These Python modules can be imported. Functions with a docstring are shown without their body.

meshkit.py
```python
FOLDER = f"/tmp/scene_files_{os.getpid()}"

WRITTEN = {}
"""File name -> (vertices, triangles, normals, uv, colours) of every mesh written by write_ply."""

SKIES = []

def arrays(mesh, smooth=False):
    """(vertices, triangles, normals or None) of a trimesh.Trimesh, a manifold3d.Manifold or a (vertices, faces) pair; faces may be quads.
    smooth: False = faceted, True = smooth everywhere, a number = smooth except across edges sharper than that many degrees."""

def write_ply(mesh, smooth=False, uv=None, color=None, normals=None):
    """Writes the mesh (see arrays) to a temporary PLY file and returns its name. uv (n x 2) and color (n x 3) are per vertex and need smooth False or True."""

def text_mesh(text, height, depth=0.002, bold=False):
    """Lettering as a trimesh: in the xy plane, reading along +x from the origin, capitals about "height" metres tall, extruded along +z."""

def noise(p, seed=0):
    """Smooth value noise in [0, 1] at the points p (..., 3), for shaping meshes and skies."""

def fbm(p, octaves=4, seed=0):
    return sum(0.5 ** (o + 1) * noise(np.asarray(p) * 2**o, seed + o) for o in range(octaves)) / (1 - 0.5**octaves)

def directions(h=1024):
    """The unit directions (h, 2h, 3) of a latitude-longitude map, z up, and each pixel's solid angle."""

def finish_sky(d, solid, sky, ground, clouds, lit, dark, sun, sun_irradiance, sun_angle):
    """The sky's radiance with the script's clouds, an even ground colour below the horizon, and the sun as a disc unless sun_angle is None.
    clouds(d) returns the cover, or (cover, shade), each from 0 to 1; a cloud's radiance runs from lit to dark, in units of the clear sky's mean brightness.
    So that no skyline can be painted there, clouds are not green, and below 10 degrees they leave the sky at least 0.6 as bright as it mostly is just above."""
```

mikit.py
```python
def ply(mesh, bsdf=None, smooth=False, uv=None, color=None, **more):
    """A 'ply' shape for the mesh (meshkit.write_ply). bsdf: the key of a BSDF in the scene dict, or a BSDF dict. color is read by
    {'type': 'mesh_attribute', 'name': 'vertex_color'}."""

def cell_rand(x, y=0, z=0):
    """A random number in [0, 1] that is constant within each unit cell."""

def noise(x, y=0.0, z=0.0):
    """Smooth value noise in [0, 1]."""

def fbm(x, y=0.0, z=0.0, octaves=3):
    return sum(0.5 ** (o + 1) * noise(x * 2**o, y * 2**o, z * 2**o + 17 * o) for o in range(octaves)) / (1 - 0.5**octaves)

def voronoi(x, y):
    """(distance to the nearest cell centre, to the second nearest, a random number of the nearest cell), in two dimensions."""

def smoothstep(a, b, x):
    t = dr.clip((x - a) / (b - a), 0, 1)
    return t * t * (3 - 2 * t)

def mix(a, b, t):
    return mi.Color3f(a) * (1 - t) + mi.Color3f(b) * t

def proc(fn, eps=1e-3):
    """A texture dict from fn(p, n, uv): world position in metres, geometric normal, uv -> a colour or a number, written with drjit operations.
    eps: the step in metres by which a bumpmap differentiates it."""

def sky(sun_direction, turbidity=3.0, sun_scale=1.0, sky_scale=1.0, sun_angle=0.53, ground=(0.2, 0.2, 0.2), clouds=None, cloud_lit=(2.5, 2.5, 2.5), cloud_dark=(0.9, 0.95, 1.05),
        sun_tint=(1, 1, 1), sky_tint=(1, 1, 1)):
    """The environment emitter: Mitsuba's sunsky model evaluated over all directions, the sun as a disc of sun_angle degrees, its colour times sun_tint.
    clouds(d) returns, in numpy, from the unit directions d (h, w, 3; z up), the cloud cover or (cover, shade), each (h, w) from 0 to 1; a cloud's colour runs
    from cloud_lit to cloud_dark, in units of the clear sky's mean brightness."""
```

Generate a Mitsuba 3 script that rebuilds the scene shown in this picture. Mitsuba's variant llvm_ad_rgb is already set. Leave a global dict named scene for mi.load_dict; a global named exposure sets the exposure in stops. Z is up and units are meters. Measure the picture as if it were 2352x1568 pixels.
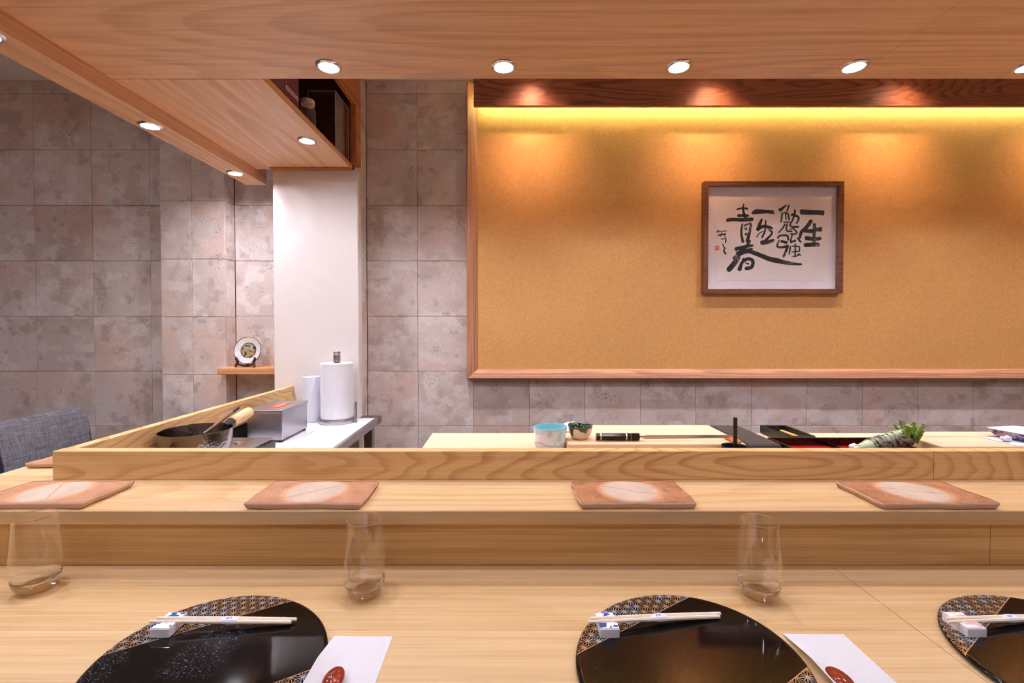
import math, random
import numpy as np
import trimesh
import mitsuba as mi
import drjit as dr
import mikit
from mikit import noise, fbm, voronoi, cell_rand, smoothstep, mix, proc
from shapely.geometry import LineString, Polygon, Point, box as sbox
from shapely.ops import unary_union

T = mi.ScalarTransform4f
PI = math.pi
scene, labels = {}, {}
random.seed(7)
rng = np.random.default_rng(7)


def col(r, g, b):
    """sRGB 0-255 to linear."""
    return [((c / 255 / 12.92) if c / 255 <= .04045 else ((c / 255 + .055) / 1.055) ** 2.4) for c in (r, g, b)]


# ------------------------------------------------------------------ camera, exposure
FPX, PITCH = 1045.0, math.radians(1.0)
scene['camera'] = {
    'type': 'perspective', 'fov_axis': 'x', 'fov': 2 * math.degrees(math.atan(1176 / FPX)),
    'near_clip': .02, 'far_clip': 50.0,
    'principal_point_offset_x': (1176 - 1165) / 2352,
    'principal_point_offset_y': (784 - 746 - FPX * math.tan(PITCH)) / 1568,
    'to_world': T().look_at(origin=[0, 0, 1.25], target=[0, math.cos(PITCH), 1.25 - math.sin(PITCH)], up=[0, 0, 1])}
exposure = 1.82
# radiances of the room's lamps (used by their builders below)
LAMP = [84.0, 83.0, 91.0]
AISLE = [500.0, 482.0, 510.0]
WARM_SPOT = [270.0, 150.0, 94.0]
LED = [11.5, 12.0, 5.4]
ROOM = [22.0, 21.6, 24.0]

# ------------------------------------------------------------------ helpers
cat_m = trimesh.util.concatenate


def rbox(x0, x1, y0, y1, z0, z1, b=.0015):
    """A box with chamfered edges."""
    b = min(b, .49 * min(x1 - x0, y1 - y0, z1 - z0))
    pts = []
    for sx in (0, 1):
        for sy in (0, 1):
            for sz in (0, 1):
                c = np.array([(x0, x1)[sx], (y0, y1)[sy], (z0, z1)[sz]])
                d = np.array([1 - 2 * sx, 1 - 2 * sy, 1 - 2 * sz]) * b
                for k in range(3):
                    e = d.copy(); e[k] = 0
                    pts.append(c + e)
    return trimesh.Trimesh(np.array(pts)).convex_hull


def hull(pts):
    return trimesh.Trimesh(np.asarray(pts, float)).convex_hull


def lathe(profile, n=64, center=(0, 0, 0)):
    """Revolve [(r, z), ...] about z; profile order gives outward normals when going up outside."""
    prof = np.asarray(profile, float)
    a = np.linspace(0, 2 * PI, n, endpoint=False)
    v = np.stack([np.outer(prof[:, 0], np.cos(a)), np.outer(prof[:, 0], np.sin(a)), np.repeat(prof[:, 1:2], n, 1)], -1).reshape(-1, 3)
    f = []
    m = len(prof)
    for i in range(m - 1):
        for j in range(n):
            p, q = i * n + j, i * n + (j + 1) % n
            r, s = p + n, q + n
            if prof[i, 0] > 1e-9: f.append((p, q, s))
            if prof[i + 1, 0] > 1e-9: f.append((p, s, r))
    return trimesh.Trimesh(v + np.asarray(center), f, process=False)


def cyl(p0, p1, r0, r1=None, n=24):
    """Capped, slightly chamfered cylinder or cone between two points."""
    p0, p1 = np.asarray(p0, float), np.asarray(p1, float)
    r1 = r0 if r1 is None else r1
    L = np.linalg.norm(p1 - p0)
    c = min(r0, r1, L) * .12
    m = lathe([(0, 0), (r0 - c, 0), (r0, c), (r1, L - c), (r1 - c, L), (0, L)], n)
    m.apply_transform(trimesh.geometry.align_vectors([0, 0, 1], (p1 - p0) / L))
    m.apply_translation(p0)
    return m


def tube(path, rad, n=12):
    """A tube through points with one radius or a radius per point, ends closed."""
    p = np.asarray(path, float)
    rad = np.broadcast_to(np.asarray(rad, float), (len(p),))
    t = np.gradient(p, axis=0)
    t /= np.linalg.norm(t, axis=1, keepdims=True)
    up = np.array([0, 0, 1.0]) if abs(t[0, 2]) < .9 else np.array([1.0, 0, 0])
    v = []
    for i in range(len(p)):
        a = np.cross(t[i], up); a /= np.linalg.norm(a)
        b = np.cross(a, t[i])
        for k in range(n):
            w = 2 * PI * k / n
            v.append(p[i] + rad[i] * (math.cos(w) * a + math.sin(w) * b))
    f = []
    for i in range(len(p) - 1):
        for k in range(n):
            q, r = i * n + k, i * n + (k + 1) % n
            f += [(q, q + n, r + n), (q, r + n, r)]
    v += [p[0], p[-1]]
    c0, c1, e = len(v) - 2, len(v) - 1, (len(p) - 1) * n
    for k in range(n):
        f += [(c0, k, (k + 1) % n), (c1, e + (k + 1) % n, e + k)]
    m = trimesh.Trimesh(np.array(v), f, process=False)
    m.fix_normals()
    return m


def extrude(poly, h):
    ms = [trimesh.creation.extrude_polygon(g, h, engine='earcut') for g in getattr(poly, 'geoms', [poly])]
    return cat_m(ms)


def numbered(name):
    if name not in used:
        used.add(name); return name
    k = 1
    while f'{name}_{k:03d}' in used: k += 1
    used.add(f'{name}_{k:03d}')
    return f'{name}_{k:03d}'


used = set()


def put(name, mesh, m, parent=None, smooth=False, label=None, cat=None, group=None, kind=None, uv=None, tw=None, **more):
    """One entry of the scene: a thing that is one mesh, or a part of its parent."""
    key = numbered(f'{parent}__{name}' if parent else name)
    d = dict(mesh) if isinstance(mesh, dict) else mikit.ply(mesh, m, smooth=smooth, uv=uv, **more)
    if tw is not None: d['to_world'] = tw
    scene[key] = d
    lab = {k: v for k, v in (('label', label), ('category', cat), ('group', group), ('kind', kind)) if v}
    if lab: labels[key] = lab
    return key


def thing(name, label, cat, group=None, kind=None):
    key = numbered(name)
    labels[key] = {'label': label, 'category': cat}
    if group: labels[key]['group'] = group
    if kind: labels[key]['kind'] = kind
    return key


# ------------------------------------------------------------------ materials
def mat(name, d):
    scene['mat_' + name] = d
    return 'mat_' + name


def pr(color, rough=.5, metallic=0.0, spec=.5, **k):
    c = color if isinstance(color, dict) else {'type': 'rgb', 'value': color}
    return {'type': 'principled', 'base_color': c, 'roughness': rough, 'metallic': metallic, 'specular': spec, **k}


def two(d):
    return {'type': 'twosided', 'b': d}


def bump(d, fn, scale, eps=1e-3):
    return {'type': 'bumpmap', 'arbitrary': proc(fn, eps), 'scale': scale, 'b': d}


def wood(light, dark, axis, rings=5.0, ku=1.1, kv=7.0, seed=0.0, ring=.5, streak=.35, slope=0.0, tone=.3, fine=320.0, sharp=False):
    """Wood grain along a world axis: contour lines of stretched noise, fibres and slow tone changes."""
    L, D = col(*light), col(*dark)
    o = [k for k in (0, 1, 2) if k != axis]

    def fn(p, n, uv):
        u, a, b = p[axis], p[o[0]], p[o[1]]
        q = noise(u * ku + seed, a * kv + seed * 1.7, b * kv + 3.1 + seed) * rings + noise(u * 4.0 + seed, a * 38.0, b * 38.0) * .45 + (a + b) * slope
        if sharp: q = q + noise(u * 3.1 + seed, a * 16.0, b * 16.0) * 3.0 + noise(u * 11.0 + seed, a * 60.0, b * 60.0) * .5
        r = q - dr.floor(q)
        g = smoothstep(.45, .88, r) * (1 - smoothstep(.90, 1.0, r)) * (.35 + .9 * noise(u * 1.9, a * 9.0, b * 9.0 + seed)) if sharp else smoothstep(.25, .86, r) * (1 - smoothstep(.88, 1.0, r))
        s = noise(u * 7.0 + seed, a * fine, b * fine)
        s2 = noise(u * 2.0 + seed, a * fine * .3, b * fine * .3)
        w = noise(u * .7 + seed, a * 5.0, b * 5.0 + 9.0)
        t = g * ring + (s - .5) * streak + (s2 - .5) * streak * .7 + (w - .5) * tone + .15
        return mix(L, D, dr.clip(t, 0, 1))
    return proc(fn)


PALE = ((217, 187, 143), (196, 156, 108))
mat('counter_wood', two(pr(wood(*PALE, 0, rings=4, ku=.7, kv=9, ring=.20, streak=.55, tone=.5), .36, spec=.35)))
mat('counter_wood_warm', two(pr(wood((213, 181, 135), (192, 150, 101), 0, rings=4, ku=.8, kv=9, seed=5.3, ring=.20, streak=.55, tone=.5), .36, spec=.35)))
mat('counter_wood_side', two(pr(wood(*PALE, 1, rings=6, ku=.8, kv=8, seed=2.3, ring=.4, streak=.5, tone=.4), .38, spec=.35)))
mat('ledge_wood', two(pr(wood((206, 175, 132), (184, 142, 95), 0, rings=7, ku=.9, kv=8, seed=8.1, ring=.32, streak=.5, tone=.35), .4, spec=.35)))
mat('riser_wood', two(pr(wood((212, 174, 118), (182, 136, 82), 0, rings=4, ku=.6, kv=12, seed=3.7, ring=.3, streak=.6, tone=.4), .42, spec=.3)))
mat('rail_wood', two(pr(wood((220, 182, 130), (184, 136, 84), 0, rings=26, ku=.9, kv=6, seed=12.4, ring=.6, streak=.35, tone=.3, sharp=True), .4, spec=.3)))
mat('rail_wood_side', two(pr(wood((220, 182, 130), (184, 136, 84), 1, rings=26, ku=.9, kv=6, seed=16.4, ring=.6, streak=.35, tone=.3, sharp=True), .4, spec=.3)))
mat('canopy_wood', two(pr(wood((226, 182, 143), (190, 140, 102), 0, rings=10, ku=.7, kv=4.5, seed=21.0, ring=.32, streak=.75, tone=.35, fine=230), .38, spec=.4)))
mat('canopy_wood_side', two(pr(wood((226, 182, 143), (190, 140, 102), 1, rings=10, ku=.9, kv=5.5, seed=25.0, ring=.35, streak=.45, tone=.4, fine=180), .38, spec=.4)))
mat('pelmet_wood', two(pr(wood((166, 110, 80), (102, 60, 42), 0, rings=16, ku=1.1, kv=6, seed=31.0, sharp=True, ring=.7, streak=.4, tone=.35), .45, spec=.3)))
mat('molding_wood', two(pr(wood((204, 150, 118), (158, 104, 78), 0, rings=9, ku=.6, kv=22, seed=34.0, ring=.5, streak=.5, tone=.3), .42, spec=.3)))
mat('molding_wood_upright', two(pr(wood((204, 150, 118), (158, 104, 78), 2, rings=9, ku=.6, kv=22, seed=35.0, ring=.5, streak=.5, tone=.3), .42, spec=.3)))
mat('cabinet_wood', two(pr(wood((186, 118, 66), (142, 80, 40), 1, rings=5, ku=1, kv=7, seed=41.0, ring=.35, streak=.4), .45, spec=.3)))
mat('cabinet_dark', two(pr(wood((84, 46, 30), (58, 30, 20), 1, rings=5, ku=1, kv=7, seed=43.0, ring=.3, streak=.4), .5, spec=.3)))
mat('board_wood', two(pr(wood((228, 200, 166), (214, 176, 136), 0, rings=4, ku=.5, kv=14, seed=51.0, ring=.35, streak=.4, tone=.35), .5, spec=.25)))
mat('frame_wood', two(pr(wood((132, 84, 58), (88, 52, 36), 0, rings=6, ku=2, kv=20, seed=61.0, ring=.4, streak=.5), .4)))
mat('shelf_wood', two(pr(wood((224, 170, 122), (190, 128, 80), 0, rings=5, ku=1.5, kv=18, seed=64.0, ring=.4, streak=.4), .4)))
mat('handle_wood', two(pr(wood((232, 196, 148), (190, 140, 88), 1, rings=5, ku=3, kv=20, seed=71.0, ring=.4, streak=.5), .45)))
mat('chopstick_wood', two(pr(wood((246, 232, 216), (226, 206, 184), 0, rings=4, ku=3, kv=80, seed=74.0, ring=.25, streak=.4), .5)))
mat('floor_wood', two(pr(wood((96, 72, 54), (66, 46, 34), 0, rings=5, ku=.6, kv=4, seed=77.0, ring=.3, streak=.4), .4)))


def travertine(seed):
    r, r2 = (seed * .618) % 1.0, (seed * .414) % 1.0
    def fn(p, n, uv): return stone(p, n, r, r2)
    return fn


def stone(p, n, r, r2):
    x = p.x + p.y
    sx, sz = x + r * 7.0, p.z + r2 * 5.0
    c = mix(col(204, 189, 183), col(218, 206, 202), r)
    blot = fbm(sx * 9.0, sz * 8.0, r * 9.0, octaves=5)
    c = mix(c, col(180, 163, 154), smoothstep(.48, .70, blot) * .6)
    c = mix(c, col(234, 226, 225), smoothstep(.50, .36, fbm(sx * 13.0 + 4, sz * 17.0, r2 * 5, octaves=5)) * .5)
    c = mix(c, col(214, 180, 165), smoothstep(.56, .75, fbm(sx * 3.5, sz * 5.0, 3.0, octaves=2)) * .45)
    c = mix(c, col(158, 138, 126), smoothstep(.62, .76, fbm(sx * 16.0 + 9, sz * 16.0, 8.0, octaves=4)) * .4)
    c = c * (.9 + .2 * noise(sx * 300.0, sz * 300.0))
    v1, _, w = voronoi(sx * 120.0 + 3 * noise(sx * 40.0, sz * 40.0), sz * 160.0)
    m = fbm(sx * 13.0 + 2, sz * 17.0, 7.0, octaves=4)
    pit = smoothstep(.10 + .32 * w, .04 + .2 * w, v1) * dr.select(w < smoothstep(.54, .82, m) * .9 + .035, 1.0, 0.0)
    return c * (1 - .82 * pit) * (.92 + .14 * r2)


for k in range(6): mat(f'travertine_{k}', two(pr(proc(travertine(k + 1.0)), .55, spec=.3)))
mat('grout', two(pr(col(120, 104, 96), .9, spec=.1)))


def gold(p, n, uv):
    g = noise(p.x * 170.0, p.z * 170.0, 3.0) * .6 + noise(p.x * 420.0, p.z * 420.0, 5.0) * .4
    c = mix(col(222, 162, 94), col(236, 182, 116), dr.clip(g * 1.3 - .15, 0, 1))
    return c * (.94 + .12 * fbm(p.x * 3.0, p.z * 3.0, 1.0, octaves=3))


mat('gold', two(bump(pr(proc(gold), .5, metallic=.12, spec=.5), lambda p, n, uv: noise(p.x * 180.0, p.z * 180.0, p.y) + .5 * noise(p.x * 400.0, p.z * 400.0, p.y), .0007, 8e-4)))
mat('plaster', two(pr(col(224, 217, 214), .7, spec=.2)))
mat('white_paint', two(pr(col(226, 222, 222), .8, spec=.2)))
mat('beige_wall', two(pr(col(176, 160, 146), .8, spec=.2)))
mat('steel', two(bump(pr(col(192, 189, 195), .32, metallic=1.0), lambda p, n, uv: noise(p.x * 900.0 + p.y * 900.0, p.z * 12.0), .00004, 5e-4)))
mat('steel_dark', two(pr(col(156, 152, 152), .42, metallic=1.0)))
mat('chrome', two(pr(col(214, 212, 216), .16, metallic=1.0)))
mat('white_top', two(pr(col(214, 214, 222), .4)))
mat('black_plastic', two(pr(col(26, 25, 27), .35)))
mat('black_matte', two(pr(col(20, 18, 18), .7, spec=.3)))
mat('black_board', two(pr(col(62, 58, 58), .55, spec=.3)))
mat('ceramic_white', two(pr(col(228, 228, 234), .12)))
mat('paper', two(pr(col(222, 224, 232), .8, spec=.1)))
mat('paper_towel', two(bump(pr(col(230, 230, 236), .9, spec=.05), lambda p, n, uv: noise(p.x * 260.0, p.z * 260.0, p.y * 260.0), .0012, 1e-3)))
mat('mat_board', two(pr(col(238, 234, 246), .85, spec=.1)))
mat('art_paper', two(pr(col(244, 238, 240), .85, spec=.1)))


def ink(p, n, uv):
    f = noise(p.x * 160.0, p.z * 240.0, 2.0) * .5 + noise(p.x * 420.0, p.z * 520.0, 2.0) * .5
    return mix(col(22, 17, 18), col(190, 182, 184), smoothstep(.60, .72, f) * smoothstep(.60, .75, noise(p.x * 13.0 + 3, p.z * 13.0, 1.0)))


mat('ink', two(pr(proc(ink), .6)))
mat('seal_red', two(pr(col(206, 56, 40), .6)))
mat('lacquer_red', two(pr(col(150, 22, 18), .15)))
mat('lacquer_black', two(pr(col(16, 13, 13), .12, spec=.5)))
mat('pane', {'type': 'thindielectric', 'int_ior': 1.5})
mat('art_glass', {'type': 'thindielectric', 'int_ior': 1.14})
mat('glass', {'type': 'dielectric', 'int_ior': 1.5})

# ------------------------------------------------------------------ the setting
XL, XR, YF, YB, ZC = -3.6, 3.6, -2.6, 2.51, 2.585
put('floor', rbox(XL, XR, YF, YB + .1, -.1, 0), 'mat_floor_wood', kind='structure')
put('ceiling', rbox(XL, XR, YF, YB + .1, ZC, ZC + .1), 'mat_white_paint', kind='structure')
put('wall_left', rbox(XL - .1, XL, YF, YB + .1, 0, ZC), 'mat_beige_wall', kind='structure')
put('wall_right', rbox(XR, XR + .1, YF, YB + .1, 0, ZC), 'mat_beige_wall', kind='structure')
put('wall_front', rbox(XL, XR, YF - .1, YF, 0, ZC), 'mat_beige_wall', kind='structure')
wall = put('wall_back', rbox(XL, XR, YB + .012, YB + .1, 0, ZC), 'mat_grout', kind='structure')
tile_cache = {}


def tile(parent, x0, x1, z0, z1, y, side=None):
    """One stone tile with its own chamfered edge, a hair proud or recessed; side = x of a face that looks along +x."""
    j = .0008
    w, h = round(x1 - x0 - 2 * j, 4), round(z1 - z0 - 2 * j, 4)
    if w < .01 or h < .01: return
    var = random.randrange(6)
    k = (w, h, side is None, var)
    if k not in tile_cache:
        m = rbox(0, w, 0, .0125, 0, h, .0012) if side is None else rbox(0, .0125, 0, w, 0, h, .0012)
        tile_cache[k] = mikit.ply(m, f'mat_travertine_{var}')
    d = random.uniform(-.0009, .0009)
    pos = [x0 + j, y + d, z0 + j] if side is None else [side - .0125 + d, x0 + j, z0 + j]
    put('tile', tile_cache[k], None, parent, tw=T().translate(pos))


rows = [.083 + .3038 * k for k in range(9)] + [ZC]


def zrow(k): return rows[k], min(rows[k + 1], ZC)


left_cols = [-1.8387, -1.9632, -2.28, -2.597, -2.914, -3.231, -3.548]
for k in range(0, 9):
    z0, z1 = zrow(k)
    for a, b in zip(left_cols[1:], left_cols[:-1]): tile(wall, a, b, z0, z1, YB)
    tile(wall, -1.496, -1.165, z0, z1, YB)
    tile(wall, -.772, -.493, z0, z1, YB)
    for i in range(13):
        x0 = -.493 + .3073 * i
        if i >= 1 and k >= 3: continue          # the gold panel hangs there
        tile(wall, x0, min(x0 + .3073, XR - .02), z0, z1, YB)
pier = put('pier', rbox(-1.8387 + .012, -1.4975 - .012, 2.42 + .012, YB + .02, 0, ZC), 'mat_grout', wall)
prow = [.0646 + .307 * k for k in range(9)] + [ZC]
for k in range(9):
    z0, z1 = prow[k], min(prow[k + 1], ZC)
    tile(pier, -1.8387, -1.673, z0, z1, 2.42)
    tile(pier, -1.673, -1.4975, z0, z1, 2.42)
    tile(pier, 2.434, YB, z0, z1, None, side=-1.4975)

# white pillar between the stove corner and the aisle
pil = thing('pillar', 'white plastered pillar behind the paper towel roll', 'pillar')
put('plaster_face', rbox(-1.165, -.7405, 2.27, 2.32, 0, 2.02, .004), 'mat_plaster', pil)
put('stone_body', rbox(-1.16, -.7720, 2.32, YB - .002, 0, ZC - .002, .003), 'mat_travertine_0', pil, label='stone clad rear of the pillar')

# ------------------------------------------------------------------ gold panel, moldings, pelmet, LED
gp = thing('gold_wall_panel', 'large textured gold wall panel in a reddish wooden molding', 'wall panel')
put('panel_field', rbox(-.175, XR - .03, 2.485, YB - .002, .975, 2.575, .001), 'mat_gold', gp)


def molding(outer, inner, horizontal):
    """A mitred molding bar: outer and inner edge as ((x, z) start, (x, z) end)."""
    prof = [(0.0, 2.508), (0.0, 2.462), (.12, 2.452), (.62, 2.462), (.92, 2.476), (1.0, 2.484), (1.0, 2.508)]
    rings = []
    for e in (0, 1):
        o, i = np.array(outer[e]), np.array(inner[e])
        rings.append([[*(o + (i - o) * t)[:1], y, (o + (i - o) * t)[1]] for t, y in prof])
    return hull(np.array(rings).reshape(-1, 3)) if False else loft(rings)


def loft(rings):
    r = np.asarray(rings, float)
    m, n = r.shape[:2]
    v = r.reshape(-1, 3)
    f = []
    for i in range(m - 1):
        for k in range(n):
            a, b = i * n + k, i * n + (k + 1) % n
            f += [(a, b, b + n), (a, b + n, a + n)]
    for k in range(1, n - 1):
        f += [(0, k + 1, k), ((m - 1) * n, (m - 1) * n + k, (m - 1) * n + k + 1)]
    t = trimesh.Trimesh(v, f, process=False)
    t.fix_normals()
    return t


put('molding', molding([(-.2193, .9576), (XR - .03, .9576)], [(-.1603, 1.0095), (XR - .03, 1.0095)], True), 'mat_molding_wood', gp)
put('molding', molding([(-.2193, .9576), (-.2193, 2.545)], [(-.1603, 1.0095), (-.1603, 2.545)], False), 'mat_molding_wood_upright', gp)
pel = put('pelmet', rbox(-.173, XR - .03, 2.37, 2.39, 2.381, ZC - .001, .0015), 'mat_pelmet_wood',
          label='dark reddish wooden board above the gold panel hiding the light strip', cat='pelmet')
led = thing('led_strip', 'glowing yellow light strip tucked behind the dark pelmet board', 'light strip')
segs = []
x = -.165
for L in (.175, .49, .96, .47, .49, .46, .49):
    x1 = min(x + L - .012, XR - .05)
    segs.append(rbox(x, x1, 2.3915, 2.3985, 2.447, 2.459, .001)); x += L
put('strip', cat_m([rbox(-.166, XR - .05, 2.3902, 2.3912, 2.44, 2.466, .0003)]), 'mat_white_top', led)
put('diode_row', cat_m(segs), 'mat_white_top', led, emitter={'type': 'area', 'radiance': {'type': 'rgb', 'value': LED}})

# ------------------------------------------------------------------ wooden canopy over the counter
CZ = 2.02
can = thing('wooden_canopy', 'orange brown wooden canopy with recessed lamps over the counter', 'canopy')
put('canopy_panel', rbox(-1.2395, 1.0815, -.35, 1.439, CZ, CZ + .09, .0012), 'mat_canopy_wood', can)
put('canopy_panel', rbox(1.0822, XR - .05, -.35, 1.439, CZ, CZ + .09, .0012), 'mat_canopy_wood', can)
put('canopy_panel', rbox(-1.2395, -.768, 1.4402, 2.2685, CZ, CZ + .025, .0012), 'mat_canopy_wood_side', can)
put('beam', rbox(-1.345, -1.24, -.35, 2.357, 1.97, CZ + .09, .0015), 'mat_canopy_wood_side', can, label='lower beam along the left edge of the canopy')
put('cabinet_end', rbox(-1.235, -.7405, 2.25, 2.319, CZ + .026, ZC - .002, .002), 'mat_cabinet_wood', can)
put('cabinet_fascia', rbox(-.765, -.7405, 1.45, 2.249, 2.33, ZC - .002, .002), 'mat_cabinet_wood', can)
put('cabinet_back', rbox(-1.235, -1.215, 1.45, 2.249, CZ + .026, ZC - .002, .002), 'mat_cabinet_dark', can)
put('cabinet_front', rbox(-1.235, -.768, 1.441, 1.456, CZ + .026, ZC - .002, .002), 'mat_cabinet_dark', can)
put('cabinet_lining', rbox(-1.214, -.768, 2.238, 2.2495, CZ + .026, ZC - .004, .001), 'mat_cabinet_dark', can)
put('cabinet_strip', rbox(-1.16, -.768, 2.235, 2.2690, CZ - .006, CZ - .0005, .001), 'mat_cabinet_wood', can)

ring_mesh = lathe([(.0285, 0), (.0285, -.0050), (.032, -.0058), (.0365, -.0030), (.038, 0)], 48)
ring_d = mikit.ply(ring_mesh, 'mat_chrome', smooth=40)
disc_mesh = lathe([(0, -.0007), (.0285, -.0004)], 32)
def lamp_dict(rad): return mikit.ply(disc_mesh, 'mat_white_top', smooth=True, emitter={'type': 'area', 'radiance': {'type': 'rgb', 'value': rad}})
lamp_d = lamp_dict(LAMP)


def downlight(x, y, z, label, group=None, rad=None):
    t = thing('downlight', label, 'downlight', group)
    put('trim_ring', ring_d, None, t, tw=T().translate([x, y, z]))
    put('lamp', lamp_dict(rad) if rad else lamp_d, None, t, tw=T().translate([x, y, z]))


names = ['leftmost lamp of the row along the canopy edge, left of the stone wall strip', 'canopy lamp above the left end of the pelmet board', 'canopy lamp just left of the framed calligraphy, third of the row',
         'canopy lamp beside the diagonal seam in the canopy', 'lamp cut off by the right edge of the photo in the canopy row']
for i in range(7):
    downlight(-.5319 + .5215 * i, 1.3685, CZ, names[i] if i < 5 else 'round recessed lamp in the canopy beyond the right edge of the photo', 'row of lamps along the canopy edge' if i < 5 else 'canopy lamps outside the photo')
for i in range(7):
    downlight(-.5319 + .5215 * i, .80, CZ, 'round recessed lamp in the canopy above the diners, over the top edge of the photo', 'canopy lamps above the diners', rad=[.6 * v for v in LAMP])
downlight(-.8355, 1.912, CZ, 'recessed lamp under the overhead cabinet, before the white pillar', rad=[.75 * v for v in LAMP])
for y, lab in ((.63, 'beam lamp nearest the diners, left of the photo'), (1.135, 'beam lamp cut off by the left edge of the photo'), (1.656, 'middle lamp in the beam, before the left stone wall'), (2.169, 'small lamp at the far end of the beam, beside the white pillar')):
    downlight(-1.2895, y, 1.97, lab, rad=[1.9 * v for v in LAMP])

# gimbal spots on the aisle ceiling that graze the pelmet and the gold panel
for i, x in enumerate((.128, 1.067, 2.045, 3.0)):
    t = thing('spotlight', 'white ceiling spotlight aimed at the gold panel, hidden above the canopy edge', 'spotlight', 'spotlights aimed at the gold panel')
    ax = np.array([0, .60, -.80]); ax /= np.linalg.norm(ax)
    o = np.array([x, 2.165, 2.560])
    R = trimesh.geometry.align_vectors([0, 0, 1], ax)
    def at(m):
        m.apply_transform(R); m.apply_translation(o); return m
    put('housing', at(lathe([(0, -.012), (.030, -.012), (.0315, -.01), (.0315, .058), (.0295, .058), (.0290, 0), (0, 0)], 40)), 'mat_black_plastic', t, smooth=40)
    put('lamp', at(lathe([(.024, .003), (0, .004)], 32)), 'mat_white_top', t, smooth=True, emitter={'type': 'area', 'radiance': {'type': 'rgb', 'value': WARM_SPOT}})
    put('stem', cyl([x, 2.165, 2.565], [x, 2.165, ZC], .008), 'mat_black_plastic', t)
# can lamps in the aisle ceiling that light the work counter and the lower wall
can_body = mikit.ply(lathe([(.046, 0), (.048, -.002), (.048, -.096), (.044, -.096), (.043, -.004), (0, -.003)][::-1], 40), 'mat_black_plastic', smooth=40)
can_lamp = mikit.ply(lathe([(0, -.008), (.038, -.0075)], 32), 'mat_white_top', smooth=True, emitter={'type': 'area', 'radiance': {'type': 'rgb', 'value': AISLE}})
for x in (-.35, .55, 1.45, 2.35, 3.2):
    t = thing('can_lamp', 'black can lamp on the aisle ceiling hidden above the canopy edge', 'ceiling lamp', 'can lamps over the aisle')
    put('housing', can_body, None, t, tw=T().translate([x, 1.95, ZC]))
    put('lamp', can_lamp, None, t, tw=T().translate([x, 1.95, ZC]))
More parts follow.
